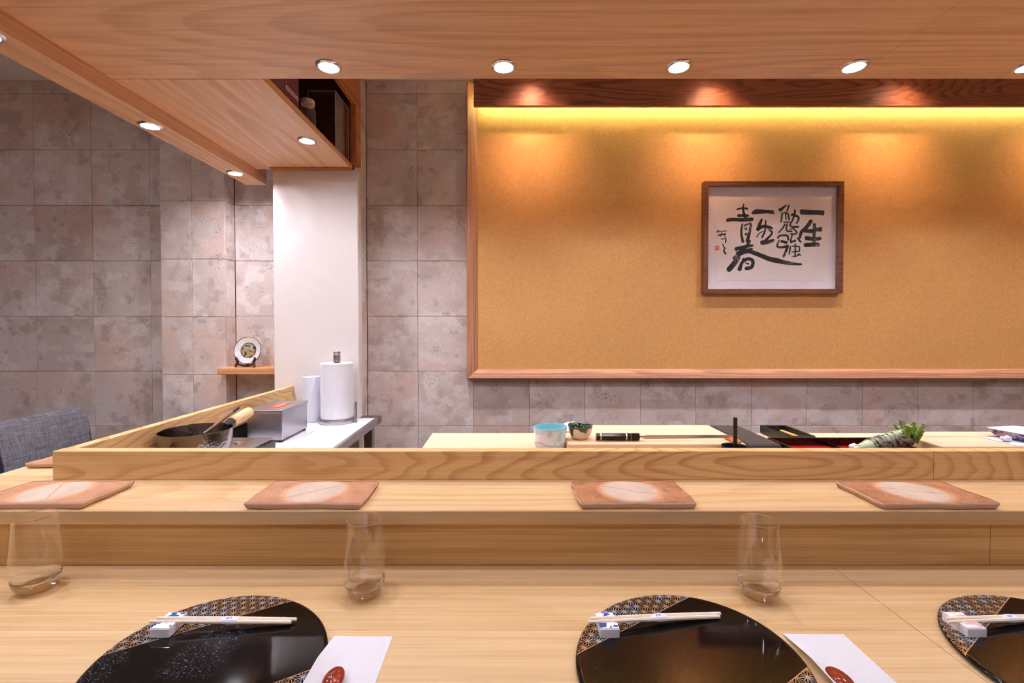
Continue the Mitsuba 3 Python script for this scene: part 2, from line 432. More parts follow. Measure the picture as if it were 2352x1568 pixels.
# the dining room's own lamps, behind the camera and to the left
for x, y in ((-1.6, -1.3), (.4, -1.3), (2.2, -1.3), (-2.5, .6)):
    t = thing('ceiling_lamp', 'round white ceiling lamp in the dining room outside the photo', 'ceiling lamp', 'ceiling lamps of the dining room')
    put('trim_ring', lathe([(.125, 0), (.125, -.02), (.135, -.022), (.14, 0)], 48), 'mat_white_paint', t, smooth=40, tw=T().translate([x, y, ZC]))
    m = lathe([(0, -.012), (.124, -.012)], 40)
    put('lamp', m, 'mat_white_top', t, tw=T().translate([x, y, ZC]), emitter={'type': 'area', 'radiance': {'type': 'rgb', 'value': ROOM}})

# ------------------------------------------------------------------ the sushi counter (built in, one thing)
TZ, LZ, RZ = .75, .8752, .945
ctr = thing('sushi_counter', 'pale wooden sushi counter with a raised ledge and rail', 'counter')
YE = .52
for x0, x1 in ((-1.70, .672), (.6732, XR - .05)):
    for (y0, y1), m in zip(((YE, .7368), (.7370, .8786), (.8788, .9385)), ('counter_wood', 'counter_wood_warm', 'counter_wood')):
        put('counter_plank', rbox(x0, x1, y0, y1, .712, TZ, .0003), 'mat_' + m, ctr)
for x0, x1 in ((-1.70, -1.48), (-1.4794, -1.247)):
    put('counter_plank', rbox(x0, x1, .9391, 2.265, .712, TZ, .0006), 'mat_counter_wood_side', ctr)
for x0, x1 in ((-1.2465, 1.0040), (1.0050, XR - .05)):
    put('riser_board', rbox(x0, x1, .9382, .953, TZ + .0003, .8466, .0006), 'mat_riser_wood', ctr)
put('riser_board', rbox(-1.2465, -1.232, .9535, 2.265, TZ + .0003, .8466, .0006), 'mat_riser_wood', ctr)
for x0, x1 in ((-1.278, XR - .05),):
    put('ledge_board', rbox(x0, x1, .9111, 1.1245, .8468, LZ, .0014), 'mat_ledge_wood', ctr)
put('ledge_board', rbox(-1.278, -1.070, 1.1252, 2.265, .8468, LZ, .0014), 'mat_counter_wood_side', ctr)
for x0, x1 in ((-1.0995, 1.0311), (1.0317, XR - .05)):
    put('rail_board', rbox(x0, x1, 1.094, 1.1253, LZ + .0002, RZ, .0009), 'mat_rail_wood', ctr)
put('rail_board', rbox(-1.0960, -1.067, 1.1256, 2.268, LZ + .0002, RZ, .0009), 'mat_rail_wood_side', ctr)
put('rail_apron', rbox(-1.0690, -1.0640, 1.127, 2.268, .853, LZ + .02, .0008), 'mat_rail_wood_side', ctr)
put('base_panel', rbox(-1.225, XR - .05, .956, 1.12, 0, .8464, .002), 'mat_riser_wood', ctr)
put('base_panel', rbox(-1.225, -1.075, 1.121, 2.262, 0, .8464, .002), 'mat_black_matte', ctr, label='black splash panel behind the stove')
put('foot_panel', rbox(-1.5, XR - .05, .66, .69, 0, .711, .002), 'mat_riser_wood', ctr)

# ------------------------------------------------------------------ chef's side, left: steel table
WZ = .785
st = thing('steel_table', 'low steel work table with a white top before the pillar', 'work table')
put('table_top', rbox(-1.062, -.662, 1.14, 2.262, WZ - .03, WZ, .002), 'mat_white_top', st)
put('edge_strip', rbox(-.6615, -.645, 1.14, 2.262, WZ - .034, WZ + .001, .002), 'mat_steel', st)
put('rear_strip', rbox(-.740, -.645, 2.2625, 2.33, WZ - .034, WZ + .001, .002), 'mat_steel_dark', st)
for x in (-1.04, -.67):
    for y in (1.2, 2.2):
        put('leg', rbox(x - .02, x + .02, y - .02, y + .02, 0, WZ - .031, .003), 'mat_steel_dark', st)
put('lower_shelf', rbox(-1.05, -.66, 1.18, 2.22, .3, .33, .003), 'mat_steel_dark', st)

stv = thing('portable_stove', 'flat steel portable stove with a round knob under the saucepan', 'stove')
put('body', rbox(-1.045, -.845, 1.22, 1.655, WZ + .001, .832, .004), 'mat_black_plastic', stv)
put('top_plate', rbox(-1.05, -.855, 1.215, 1.66, .8325, .838, .002), 'mat_steel', stv)
put('knob', lathe([(.02, 0), (.018, .004), (0, .006)], 32, (-.945, 1.585, .838)), 'mat_chrome', stv, smooth=40)
for a in range(4):
    w = a * PI / 2 + .4
    put('grate_bar', rbox(-.004, .004, .035, .085, .0, .012, .001).apply_transform(trimesh.transformations.rotation_matrix(w, [0, 0, 1])).apply_translation([-.958, 1.4, .838]), 'mat_black_plastic', stv)

# hammered saucepan
pc = np.array([-.957, 1.395, .850])
def hammer(p, n, uv):
    v1, v2, w = voronoi((dr.atan2(p.y - 1.395, p.x + .957)) * 14.0, (p.z + dr.sqrt(dr.square(p.x + .957) + dr.square(p.y - 1.395))) * 110.0)
    return v1
mat('hammered', two(bump(pr(col(150, 142, 140), .17, metallic=1.0), hammer, .00045, 1.0e-3)))
pan = thing('saucepan', 'round hammered metal saucepan with a wooden handle on the stove', 'saucepan')
put('body', lathe([(0, 0), (.080, 0), (.089, .006), (.0955, .03), (.0985, .078), (.0975, .0795), (.096, .078), (.0925, .03), (.085, .008), (.078, .0035), (0, .003)], 96, pc), 'mat_hammered', pan, smooth=50)
h0, h1 = np.array([-.918, 1.495, .924]), np.array([-.977, 1.72, .921])
hd = (h1 - h0) / np.linalg.norm(h1 - h0)
put('socket', tube([h0 - hd * .035, h0 - hd * .01, h0 + hd * .02], [.008, .0115, .0150], 20), 'mat_black_plastic', pan, smooth=40)
put('handle', tube([h0 + hd * s for s in (.018, .02, .06, .12, .18, .215, .226, .231, .233)], [.004, .0165, .0175, .0185, .0195, .0195, .016, .009, .001], 28), 'mat_handle_wood', pan, smooth=50, label='pale wooden handle')
br = thing('basting_brush', 'thin brown brush standing in the hammered saucepan', 'brush')
b0, b1 = np.array([-.955, 1.385, .898]), np.array([-.918, 1.55, .9674])
bd = (b1 - b0)
put('bristles', tube([b0 - bd * .08, b0 + bd * .1, b0 + bd * .2], [.001, .005, .004], 12), 'mat_black_matte', br, smooth=40)
put('ferrule', tube([b0 + bd * .18, b0 + bd * .42], [.0045, .005], 14), 'mat_chrome', br, smooth=40)
mat('brush_wood', two(pr(col(132, 92, 72), .5)))
put('handle', tube([b0 + bd * .40, b0 + bd * .6, b0 + bd * .85], [.005, .0058, .0052], 14), 'mat_brush_wood', br, smooth=40)
put('handle_tip', tube([b0 + bd * .85, b0 + bd * 1.0], [.0052, .0046], 14), 'mat_black_plastic', br, smooth=40)

# stainless box
bx = thing('steel_box', 'brushed steel box with a red sticker on its lid', 'box')
X0, X1, Y0, Y1 = -1.028, -.8885, 1.79, 2.015
put('body', rbox(X0, X1, Y0, Y1, WZ + .009, .902, .002), 'mat_steel', bx)
put('lid', rbox(X0 - .004, X1 + .004, Y0 - .004, Y1 + .004, .902, .9145, .002), 'mat_steel', bx)
for x in (X0 + .012, X1 - .012):
    for y in (Y0 + .012, Y1 - .012):
        put('foot', cyl([x, y, WZ + .0005], [x, y, WZ + .009], .009), 'mat_black_plastic', bx)
red_sticker = put('sticker', rbox(-.975, -.925, 1.80 + .04, 1.965, .9146, .9150, .0001), 'mat_seal_red', bx, label='red sticker with pale characters')
mat('sticker_print', two(pr(col(240, 190, 150), .6)))
marks = []
for k in range(5):
    y = 1.855 + k * .022
    marks += [sbox(-.965, y, -.935, y + .003), sbox(-.952, y - .005, -.948, y + .011), sbox(-.962, y + .007, -.94, y + .009)]
put('lettering', extrude(unary_union(marks), .0003).apply_translation([0, 0, .9150]), 'mat_sticker_print', red_sticker)

put('ceramic_cylinder', lathe([(0, 0), (.040, 0), (.0415, .003), (.0415, .214), (.040, .2165), (.037, .217), (.036, .214), (.036, .2), (0, .2)], 64, (-.944, 2.19, WZ)), 'mat_paper', smooth=40,
    label='slim white cylinder standing left of the paper towel roll', cat='roll')
hold = thing('paper_towel_holder', 'round steel paper towel holder with a side rod before the pillar', 'paper towel holder')
hc = np.array([-.815, 2.175, WZ])
put('base', lathe([(0, 0), (.082, 0), (.084, .003), (.084, .019), (.082, .022), (0, .022)], 64, hc), 'mat_steel', hold, smooth=40)
put('rod', cyl(hc + [0, 0, .022], hc + [0, 0, .30], .008), 'mat_steel', hold, smooth=40)
put('finial', lathe([(0, 0), (.013, 0), (.0165, .004), (.0165, .034), (.015, .038), (.0145, .041), (.0165, .044), (.0165, .050), (.013, .054), (0, .055)], 40, hc + [0, 0, .285]), 'mat_steel', hold, smooth=40)
put('side_rod', cyl(hc + [.092, -.01, .0], hc + [.092, -.01, .098], .0052), 'mat_steel_dark', hold, smooth=40)
put('side_arm', rbox(hc[0] + .07, hc[0] + .098, hc[1] - .016, hc[1] - .004, WZ + .001, WZ + .006, .001), 'mat_steel_dark', hold)
put('paper_towel_roll', lathe([(.019, .0), (.072, 0), (.0745, .003), (.0745, .259), (.072, .2615), (.021, .2615), (.019, .259), (.019, 0)], 72, hc + [0, 0, .0225]), 'mat_paper_towel', smooth=40,
    label='thick white paper towel roll on the round steel holder', cat='paper towel')
put('folded_cloth', rbox(-1.058, -1.032, 1.69, 1.775, WZ, WZ + .012, .004), 'mat_paper', label='small white cloth between the stove and the steel box', cat='cloth')

# wall shelf with a decorative plate
sh = put('wall_shelf', rbox(-1.512, -1.167, 2.362, 2.419, .9912, 1.0268, .004), 'mat_shelf_wood', label='small wooden wall shelf carrying the decorative plate', cat='shelf')
put('shelf_rear', rbox(-1.495, -1.167, 2.4192, YB - .001, .9912, 1.0268, .002), 'mat_shelf_wood', sh)
mat('dark_red_wood', two(pr(col(58, 22, 18), .35)))
mat('gilt', two(pr(col(196, 146, 60), .22, metallic=1.0)))
def plate_art(p, n, uv):
    x, z = (p.x + 1.3725) * 1.0, p.z - 1.1145
    c = mix(col(176, 172, 152), col(150, 138, 108), noise(x * 60, z * 60, 1.0))
    d = smoothstep(.56, .66, fbm(x * 70.0 + 3, z * 95.0, 4.0, octaves=3))
    c = mix(c, col(58, 46, 34), d)
    return mix(c, col(196, 150, 72), smoothstep(.6, .7, fbm(x * 90.0, z * 60.0, 9.0, octaves=2)) * .8)
mat('plate_art', two(pr(proc(plate_art), .25)))
pt = thing('decorative_plate', 'small white plate with gold rim and painted center on the wall shelf', 'plate')
def lean(m):
    m.apply_transform(trimesh.transformations.rotation_matrix(PI / 2 - .16, [1, 0, 0]))
    m.apply_translation([-1.3725, 2.415, 1.1145]); return m
put('dish', lean(lathe([(0, 0), (.04, 0), (.046, .002), (.069, .009), (.0715, .0105), (.0705, .0118), (.045, .0048), (.04, .003), (0, .003)], 72)), 'mat_ceramic_white', pt, smooth=50)
put('gold_rim', lean(lathe([(.0705, .0100), (.0728, .0105), (.0728, .0122), (.0695, .0126), (.0695, .0118)], 72)), 'mat_gilt', pt, smooth=50, label='gilt rim')
put('gold_ring', lean(lathe([(.0375, .0034), (.0415, .0038), (.0415, .0030), (.0375, .0028)][::-1], 64)), 'mat_gilt', pt, smooth=50)
put('painted_center', lean(lathe([(.0378, .0032), (.0378, .0036), (0, .0036)], 48)), 'mat_plate_art', pt, label='painted birds and branches in the center')
es = thing('plate_stand', 'tiny dark red wooden easel under the decorative plate', 'plate stand')
for s in (-1, 1):
    x = -1.3725 + s * .045
    put('foot', tube([[x + s * .004, 2.376, 1.0310], [x, 2.381, 1.046], [x - s * .004, 2.386, 1.058], [x + s * .004, 2.385, 1.070], [x + s * .003, 2.382, 1.080]], [.0065, .006, .0075, .006, .0045], 12), 'mat_dark_red_wood', es, smooth=50)
put('crossbar', tube([[-1.3725 + t, 2.388, 1.044 - .008 * math.cos(t * 38)] for t in np.linspace(-.042, .042, 9)], .006, 10), 'mat_dark_red_wood', es, smooth=50)
put('pendant', hull([[-1.364 + .012 * math.cos(a), 2.386 + y, 1.0375 + .0075 * math.sin(a)] for a in np.linspace(0, 2 * PI, 10) for y in (-.004, .004)]), 'mat_dark_red_wood', es)
put('prop', tube([[-1.3725, 2.399, 1.047], [-1.3725, 2.413, 1.033]], .004, 8), 'mat_dark_red_wood', es)

# ------------------------------------------------------------------ things in the overhead cabinet
CB = CZ + .0255
mat('purple', two(pr(col(92, 18, 62), .45)))
mat('label_paper', two(pr(col(212, 188, 188), .7)))
sb = thing('storage_box', 'dark purple box with a white label strip in the overhead cabinet', 'box')
put('body', rbox(-1.05, -.80, 1.50, 1.765, CB, CB + .17, .003), 'mat_purple', sb)
lstrip = put('label_strip', rbox(-.7999, -.7994, 1.66, 1.758, 2.103, 2.119, .0001), 'mat_label_paper', sb, label='white label strip')
mk = unary_union([sbox(1.668 + k * .0095, 2.1075 + (k % 2) * .001, 1.672 + k * .0095 + (k % 3) * .001, 2.1145 - (k % 3) * .001) for k in range(9)])
lt = extrude(mk, .0003)
lt.apply_transform(np.array([[0, 0, 1, -.7994], [1, 0, 0, 0], [0, 1, 0, 0], [0, 0, 0, 1.0]]))
put('lettering', lt, 'mat_black_matte', lstrip)
jr = thing('glass_jar', 'clear glass jar with a pale lid in the overhead cabinet', 'jar')
jc = (-.813, 1.87, CB)
put('glass_body', lathe([(0, .002), (.030, .002), (.0315, .006), (.0315, .075), (.025, .09), (.025, .098)], 48, jc), 'mat_pane', jr, smooth=50)
put('lid', lathe([(0, .098), (.026, .098), (.027, .1), (.027, .1165), (.025, .119), (0, .119)], 48, jc), 'mat_label_paper', jr, smooth=40)
ab = thing('acrylic_box', 'clear acrylic box standing at the end of the overhead cabinet', 'box')
ax0, ax1, ay0, ay1, az1 = -.895, -.772, 2.06, 2.225, 2.30
put('pane', rbox(ax0, ax1, ay0, ay0 + .003, CB + .0005, az1, .0004), 'mat_pane', ab)
put('pane', rbox(ax1 - .003, ax1, ay0 + .003, ay1, CB + .0005, az1, .0004), 'mat_pane', ab)
mat('acrylic_edge', two(pr(col(150, 140, 140), .3)))
for a, b in (((ax0, ay0, az1), (ax1, ay0, az1)), ((ax0, ay0, CB), (ax0, ay0, az1)), ((ax1, ay0, CB), (ax1, ay0, az1)), ((ax1, ay0, az1), (ax1, ay1, az1)), ((ax1, ay1, CB), (ax1, ay1, az1))):
    put('edge', cyl(a, b, .0016, n=8), 'mat_acrylic_edge', ab)
put('black_dish', rbox(-.80, -.775, 1.99, 2.05, CB, CB + .012, .004), 'mat_black_matte', label='low black dish beside the acrylic box in the cabinet', cat='dish')

# ------------------------------------------------------------------ chef's side, right: wooden work counter and what lies on it
KZ = .905
wc = thing('work_counter', 'pale wooden work counter behind the rail under the bowls and knife', 'work counter')
put('top_board', rbox(-.24, XR - .05, 1.135, 1.448, KZ - .035, KZ, .002), 'mat_board_wood', wc)
put('cabinet', rbox(-.22, XR - .05, 1.14, 1.42, 0, KZ - .036, .003), 'mat_steel_dark', wc)
put('cutting_board', rbox(.162, .6415, 1.2152, 1.448, KZ + .0005, .931, .0025), 'mat_board_wood', label='thick pale wooden cutting board under the long knife', cat='cutting board')
put('cutting_board', rbox(.645, .735, 1.21, 1.446, KZ + .0005, .931, .004), 'mat_black_board', label='black cutting board right of the wooden one', cat='cutting board')

BC = (.1195, 1.262)
def aqua(p, n, uv):
    rx, ry = p.x - BC[0], p.y - BC[1]
    inside = smoothstep(0, .2, -(rx * n.x + ry * n.y) / dr.maximum(dr.sqrt(rx * rx + ry * ry), 1e-4))
    h = p.z - KZ
    a = dr.atan2(ry, rx)
    c = mix(col(214, 222, 228), col(160, 206, 220), smoothstep(.52, .68, fbm(a * 3.0, h * 60.0, 2.0, octaves=3)))
    c = mix(c, col(226, 208, 196), smoothstep(.4, .6, noise(a * 1.3 + 5, h * 90.0)) * smoothstep(.045, .03, h) * .8)
    wavy = .016 + .012 * noise(a * 1.7, 1.0)
    line = smoothstep(.003, .0, dr.abs(h - wavy))
    c = mix(c, col(206, 190, 200), smoothstep(.001, -.002, h - wavy))
    c = mix(c, col(96, 196, 220), line)
    c = mix(c, col(84, 62, 56), smoothstep(.0095, .0065, h + .004 * noise(a * 4, 2.0)))
    c = mix(c, col(170, 218, 226), smoothstep(.056, .06, h))
    return mix(c, col(132, 198, 212), inside)
mat('aqua_glaze', two(pr(proc(aqua), .12)))
m = lathe([(0, 0), (.034, 0), (.038, .003), (.0405, .008), (.0430, .014), (.0425, .03), (.0435, .045), (.0462, .058), (.0466, .0615), (.0452, .063), (.0435, .061), (.040, .046), (.0385, .03), (.037, .016), (.030, .009), (0, .008)], 72)
a = np.arctan2(m.vertices[:, 1], m.vertices[:, 0])
m.vertices *= np.stack([1 + .012 * np.cos(2 * a + .5), 1 + .012 * np.cos(2 * a + .5), 1 + .03 * np.cos(a + .3) * (m.vertices[:, 2] > .05)], 1)
m.apply_translation([*BC, KZ + .0005])
put('tea_bowl', m, 'mat_aqua_glaze', smooth=50, label='pale turquoise glazed tea bowl at the left of the cutting board', cat='bowl')

SC = (.2045, 1.275)
def oribe(p, n, uv):
    rx, ry = p.x - SC[0], p.y - SC[1]
    r = dr.maximum(dr.sqrt(rx * rx + ry * ry), 1e-4)
    inside = smoothstep(0, .2, -(rx * n.x + ry * n.y) / r)
    a, h = dr.atan2(ry, rx), p.z - .931
    c = mix(col(232, 214, 190), col(212, 190, 164), noise(a * 4, h * 200.0))
    drip = smoothstep(.0, .004, h - .030 + .024 * smoothstep(.45, .8, noise(a * 2.2 + 2.6, 3.0)))
    g = mix(col(44, 66, 34), col(70, 84, 50), noise(a * 9, h * 300.0))
    c = mix(c, g, drip)
    sp = mix(col(40, 66, 40), col(206, 214, 204), smoothstep(.55, .72, noise(p.x * 260.0, p.y * 260.0, p.z * 260.0)) * .8)
    return mix(c, sp, inside)
mat('oribe_glaze', two(pr(proc(oribe), .15)))
m = lathe([(0, .002), (.016, .002), (.018, 0), (.021, .0005), (.0285, .010), (.0325, .022), (.0335, .032), (.0345, .0365), (.0335, .0375), (.0318, .034), (.030, .022), (.025, .011), (0, .006)], 64)
a = np.arctan2(m.vertices[:, 1], m.vertices[:, 0])
m.vertices *= np.stack([1 + .035 * np.cos(3 * a), 1 + .035 * np.cos(3 * a), 1 + .05 * np.cos(2 * a + 1)], 1)
m.apply_translation([*SC, .9316])
put('sauce_bowl', m, 'mat_oribe_glaze', smooth=50, label='small cream bowl with dripping dark green rim glaze', cat='bowl')
g = np.array([[x, y] for x in np.linspace(0, 1, 15) for y in np.linspace(0, 1, 12)])
zz = .010 + .008 * np.sin(g[:, 0] * 7 + 1) * np.cos(g[:, 1] * 5) + .004 * np.sin(g[:, 0] * 19 + g[:, 1] * 11)
zz *= np.clip(np.minimum(np.minimum(g[:, 0], 1 - g[:, 0]), np.minimum(g[:, 1], 1 - g[:, 1])) * 5, .12, 1)
def sheet(x0, x1, y0, y1, z, nx, ny, t):
    """A closed thin sheet over a grid with heights z (nx*ny)."""
    X, Y = np.meshgrid(np.linspace(x0, x1, nx), np.linspace(y0, y1, ny), indexing='ij')
    top = np.stack([X.ravel(), Y.ravel(), z], 1)
    v = np.vstack([top, top - [0, 0, t]])
    f, N = [], nx * ny
    for i in range(nx - 1):
        for j in range(ny - 1):
            a, b, c, d = i * ny + j, (i + 1) * ny + j, (i + 1) * ny + j + 1, i * ny + j + 1
            f += [(a, b, c), (a, c, d), (a + N, c + N, b + N), (a + N, d + N, c + N)]
    edge = [(i, 0) for i in range(nx)] + [(nx - 1, j) for j in range(1, ny)] + [(i, ny - 1) for i in range(nx - 2, -1, -1)] + [(0, j) for j in range(ny - 2, 0, -1)]
    e = [i * ny + j for i, j in edge]
    for a, b in zip(e, e[1:] + e[:1]): f += [(a, a + N, b + N), (a, b + N, b)]
    return trimesh.Trimesh(v, f, process=False)
put('wiping_cloth', sheet(.160, .232, 1.345, 1.43, .9335 + zz, 15, 12, .0018), 'mat_paper', smooth=50, label='crumpled white cloth behind the two bowls', cat='cloth')

# knife with octagonal black handle
kn = thing('sushi_knife', 'long thin slicing knife with a black octagonal handle on the board', 'knife')
ky, kz = 1.247, .9425
def octa(x0, x1, r, r1=None):
    r1 = r1 or r
    return hull([[x, ky + q * math.cos(w) * .95, kz + q * math.sin(w) * 1.05] for x, q in ((x0, r), (x1, r1)) for w in [PI / 8 + k * PI / 4 for k in range(8)]])
put('handle', octa(.2445, .3625, .0092, .0098), 'mat_lacquer_black', kn)
for x in (.2545, .3245, .3335): put('handle_band', octa(x, x + .0045 + (.002 if x > .33 else 0), .0096, .0097), 'mat_chrome', kn)
put('tang', cyl([.362, ky, kz], [.376, ky, kz - .001], .0035, n=12), 'mat_chrome', kn)
bl = extrude(Polygon([(.373, -.002), (.378, -.0068), (.60, -.0030), (.638, .0030), (.60, .0046), (.38, .0040), (.374, .002)]), .0022)
bl.apply_transform(np.array([[1, 0, 0, 0], [0, 0, 1, ky - .0011], [0, 1, 0, kz], [0, 0, 0, 1.0]]))
bl.fix_normals()
put('blade', bl, 'mat_steel', kn)
mat('rest_wood', two(pr(col(186, 112, 58), .4)))
put('knife_rest', rbox(-.011, .011, -.032, .032, 0, .0095, .003).apply_transform(trimesh.transformations.rotation_matrix(.0, [0, 0, 1])).apply_translation([.6175, 1.243, .9314]), 'mat_rest_wood', label='orange brown wooden knife rest under the blade tip', cat='knife rest')
cup = put('skewer_cup', lathe([(0, 0), (.028, 0), (.0295, .002), (.0315, .031), (.031, .0325), (.029, .031), (.027, .006), (0, .006)], 48, (.588, 1.172, KZ + .0005)), 'mat_black_plastic', smooth=40, label='low round black cup behind the rail holding a black rod', cat='cup')
put('black_rod', cyl([.5895, 1.172, KZ + .007], [.5893, 1.172, 1.011], .0052), 'mat_black_plastic', smooth=40, label='thin upright black rod beside the knife tip', cat='rod')

# narrow black tray with chopsticks
tr = thing('chopstick_tray', 'narrow black tray with raised rim beyond the lacquer box', 'tray')
tx0, tx1, ty0, ty1 = .806, .885, 1.298, 1.4465
put('tray_floor', rbox(tx0, tx1, ty0, ty1, KZ + .0005, .912, .002), 'mat_black_board', tr)
for r in ((tx0, tx0 + .006, ty0, ty1), (tx1 - .006, tx1, ty0, ty1), (tx0, tx1, ty0, ty0 + .006), (tx0, tx1, ty1 - .006, ty1)):
    put('rim', rbox(*r, .910, .932, .002), 'mat_black_plastic', tr)
mat('bamboo', two(pr(col(228, 180, 96), .45)))
for i, x in enumerate((.866, .873)):
    put('bamboo_chopstick', tube([[x, 1.305, .9155 + .0 * i], [x - .002, 1.435, .9165]], [.0034, .0022], 10), 'mat_bamboo', smooth=40,
        label='yellow bamboo chopstick lying in the narrow black tray', cat='chopstick', group='bamboo chopsticks in the narrow black tray')

# lacquer box with red inside
lb = thing('lacquer_box', 'open black lacquer box with red interior behind the rail', 'box')
lx0, lx1, ly0, ly1, lz = .741, 1.073, 1.134, 1.291, .930
put('side_wall', rbox(lx0, lx0 + .006, ly0, ly1, KZ + .0005, lz, .0012), 'mat_lacquer_black', lb)
put('side_wall', rbox(lx1 - .006, lx1, ly0, ly1, KZ + .0005, lz, .0012), 'mat_lacquer_black', lb)
put('side_wall', rbox(lx0 + .006, lx1 - .006, ly0, ly0 + .006, KZ + .0005, lz, .0012), 'mat_lacquer_black', lb)
put('side_wall', rbox(lx0 + .006, lx1 - .006, ly1 - .006, ly1, KZ + .0005, lz, .0012), 'mat_lacquer_black', lb)
put('red_floor', rbox(lx0 + .006, lx1 - .006, ly0 + .006, ly1 - .006, KZ + .001, .9085, .001), 'mat_lacquer_red', lb, label='red lacquered floor')
put('divider', rbox(.905, .908, ly0 + .007, ly1 - .007, .9085, .918, .0008), 'mat_lacquer_black', lb)
m = trimesh.creation.icosphere(2, .012)
m.vertices *= np.array([1, .8, .75]) * (1 + .12 * np.sin(m.vertices[:, :1] * 300 + 1) * np.cos(m.vertices[:, 1:2] * 260))
mat('ginger', two(pr(col(236, 226, 222), .5)))
put('ginger_knob', m.copy().apply_translation([.945, 1.235, .9178]), 'mat_ginger', smooth=True, label='small pale knob of ginger inside the lacquer box', cat='ginger')

# fresh wasabi root
wa = thing('wasabi_root', 'fresh wasabi root with shaved pale end and green leaf stems', 'wasabi')
w0, w1 = np.array([.905, 1.178, .9265]), np.array([1.048, 1.190, .9540])
wd = w1 - w0
ts = np.linspace(.30, 1.0, 40)
pts = [w0 + wd * t for t in ts]
m = tube(pts, [.0165 + .003 * math.sin(t * 70) + .004 * t for t in ts], 28)
from meshkit import fbm as mfbm
m.vertices += (mfbm(m.vertices * 260, 3, 4)[:, None] - .5) * .008 * m.vertex_normals
def bark(p, n, uv):
    q = fbm(p.x * 130.0, p.y * 130.0, p.z * 130.0, octaves=3)
    return mix(col(150, 150, 132), col(66, 60, 48), smoothstep(.42, .62, q))
mat('wasabi_bark', two(pr(proc(bark), .7)))
mat('wasabi_flesh', two(pr(proc(lambda p, n, uv: mix(col(206, 218, 180), col(170, 192, 140), noise(p.x * 90.0, p.y * 200.0, p.z * 160.0))), .4)))
put('bark', m, 'mat_wasabi_bark', wa, smooth=60)
put('shaved_end', tube([w0 + wd * t for t in (-.08, .0, .1, .2, .32, .36)], [.002, .006, .0105, .0145, .0172, .0150], 28), 'mat_wasabi_flesh', wa, smooth=50, label='pale green shaved tip')
# planed top that shows pale flesh
put('shaved_side', hull([w0 + wd * t + np.array([0, y, zz_]) for t, y, zz_ in ((.05, -.004, .010), (.05, .004, .010), (.75, -.008, .0215), (.75, .010, .0215), (.95, -.004, .0225), (.95, .006, .0225), (.1, -.008, .004), (.8, -.012, .016), (.1, .008, .004), (.8, .013, .016))]), 'mat_wasabi_flesh', wa)
mat('stem_green', two(pr(proc(lambda p, n, uv: mix(col(150, 182, 84), col(92, 134, 44), noise(p.x * 200.0, p.y * 200.0, p.z * 90.0))), .45)))
mat('stem_tip', two(pr(col(120, 104, 92), .7)))
rs = random.Random(4)
for k in range(26):
    a, el = rs.uniform(-.6, 1.0) * 1.15 + (.0), rs.uniform(.15, 1.0)
    d = np.array([math.sin(a) * (1.15 - el * .6), rs.uniform(-.5, .35), .35 + el * .75])
    d /= np.linalg.norm(d)
    o = w1 + np.array([rs.uniform(-.012, .022), rs.uniform(-.014, .008), rs.uniform(-.012, .002)])
    L = rs.uniform(.024, .044)
    r = rs.uniform(.0030, .0050)
    cv = np.array([rs.uniform(-.2, .2), 0, .12]) * L
    path = [o, o + d * L * .4, o + d * L * .8 + cv * .6, o + d * L + cv]
    stem = put('leaf_stem', tube(path, [r * 1.15, r, r * .95, r * .8], 8), 'mat_stem_green', wa, smooth=50)
    if k % 3 == 0: put('cut_tip', tube([path[2] * .1 + path[3] * .9, path[3] + d * .002], [r * .9, r * .8], 8), 'mat_stem_tip', stem)

# right wooden block with two levels
rb = thing('wooden_block', 'stepped pale wooden work block at the right behind the rail', 'work block')
put('block', rbox(1.0935, XR - .06, 1.136, 1.237, KZ + .0005, .945, .002), 'mat_board_wood', rb)
put('rear_block', rbox(1.0935, XR - .06, 1.2385, 1.296, KZ + .0005, .9455, .003), 'mat_board_wood', rb)

# imari dish, its small porcelain neighbour and the white paper beneath
def imari(p, n, uv):
    q = fbm(p.x * 120.0 + 3, p.y * 120.0, p.z * 120.0, octaves=2)
    c = mix(col(34, 52, 120), col(196, 120, 96), smoothstep(.52, .6, q))
    c = mix(c, col(232, 226, 232), smoothstep(.60, .48, noise(p.x * 90.0, p.y * 90.0 + 4, p.z * 150.0)) * .35)
    c = mix(c, col(98, 62, 40), smoothstep(.9672, .9684, p.z))
    return mix(c, col(228, 232, 244), smoothstep(.5, .9, n.z) * smoothstep(.9696, .9686, p.z))
mat('imari', two(pr(proc(imari), .15)))
ring = [(-.055, -.055), (.055, -.055), (.055, .055), (-.055, .055)]
outer = Polygon(ring).buffer(.012, join_style=1)
m1 = extrude(outer, .028)
m1.apply_translation([0, 0, 0])
def imari_mesh():
    r = lathe([(0, 0), (.045, 0), (.05, .003), (.060, .024), (.061, .026), (.0595, .0265), (.0575, .0245), (.048, .0215), (0, .0205)], 64)
    a = np.arctan2(r.vertices[:, 1], r.vertices[:, 0])
    s = 1 / np.maximum(np.abs(np.cos(a)) ** 6 + np.abs(np.sin(a)) ** 6, 1e-9) ** (1 / 6)
    r.vertices[:, 0] *= s; r.vertices[:, 1] *= s
    return r
put('square_dish', imari_mesh().apply_transform(trimesh.transformations.rotation_matrix(.18, [0, 0, 1])).apply_scale([1, 1, .72]).apply_translation([1.378, 1.200, .9502]), 'mat_imari', smooth=50, label='square blue and red patterned porcelain dish at the right edge', cat='dish')
def sometsuke(p, n, uv):
    return mix(col(232, 234, 244), col(92, 104, 170), smoothstep(.55, .63, fbm(p.x * 150.0, p.y * 150.0, p.z * 150.0, octaves=2)))
mat('blue_white', two(pr(proc(sometsuke), .15)))
m = trimesh.creation.icosphere(3, .012)
m.vertices *= np.array([1.15, .9, .7]) * (1 + .10 * np.sin(np.arctan2(m.vertices[:, 1:2], m.vertices[:, :1]) * 5))
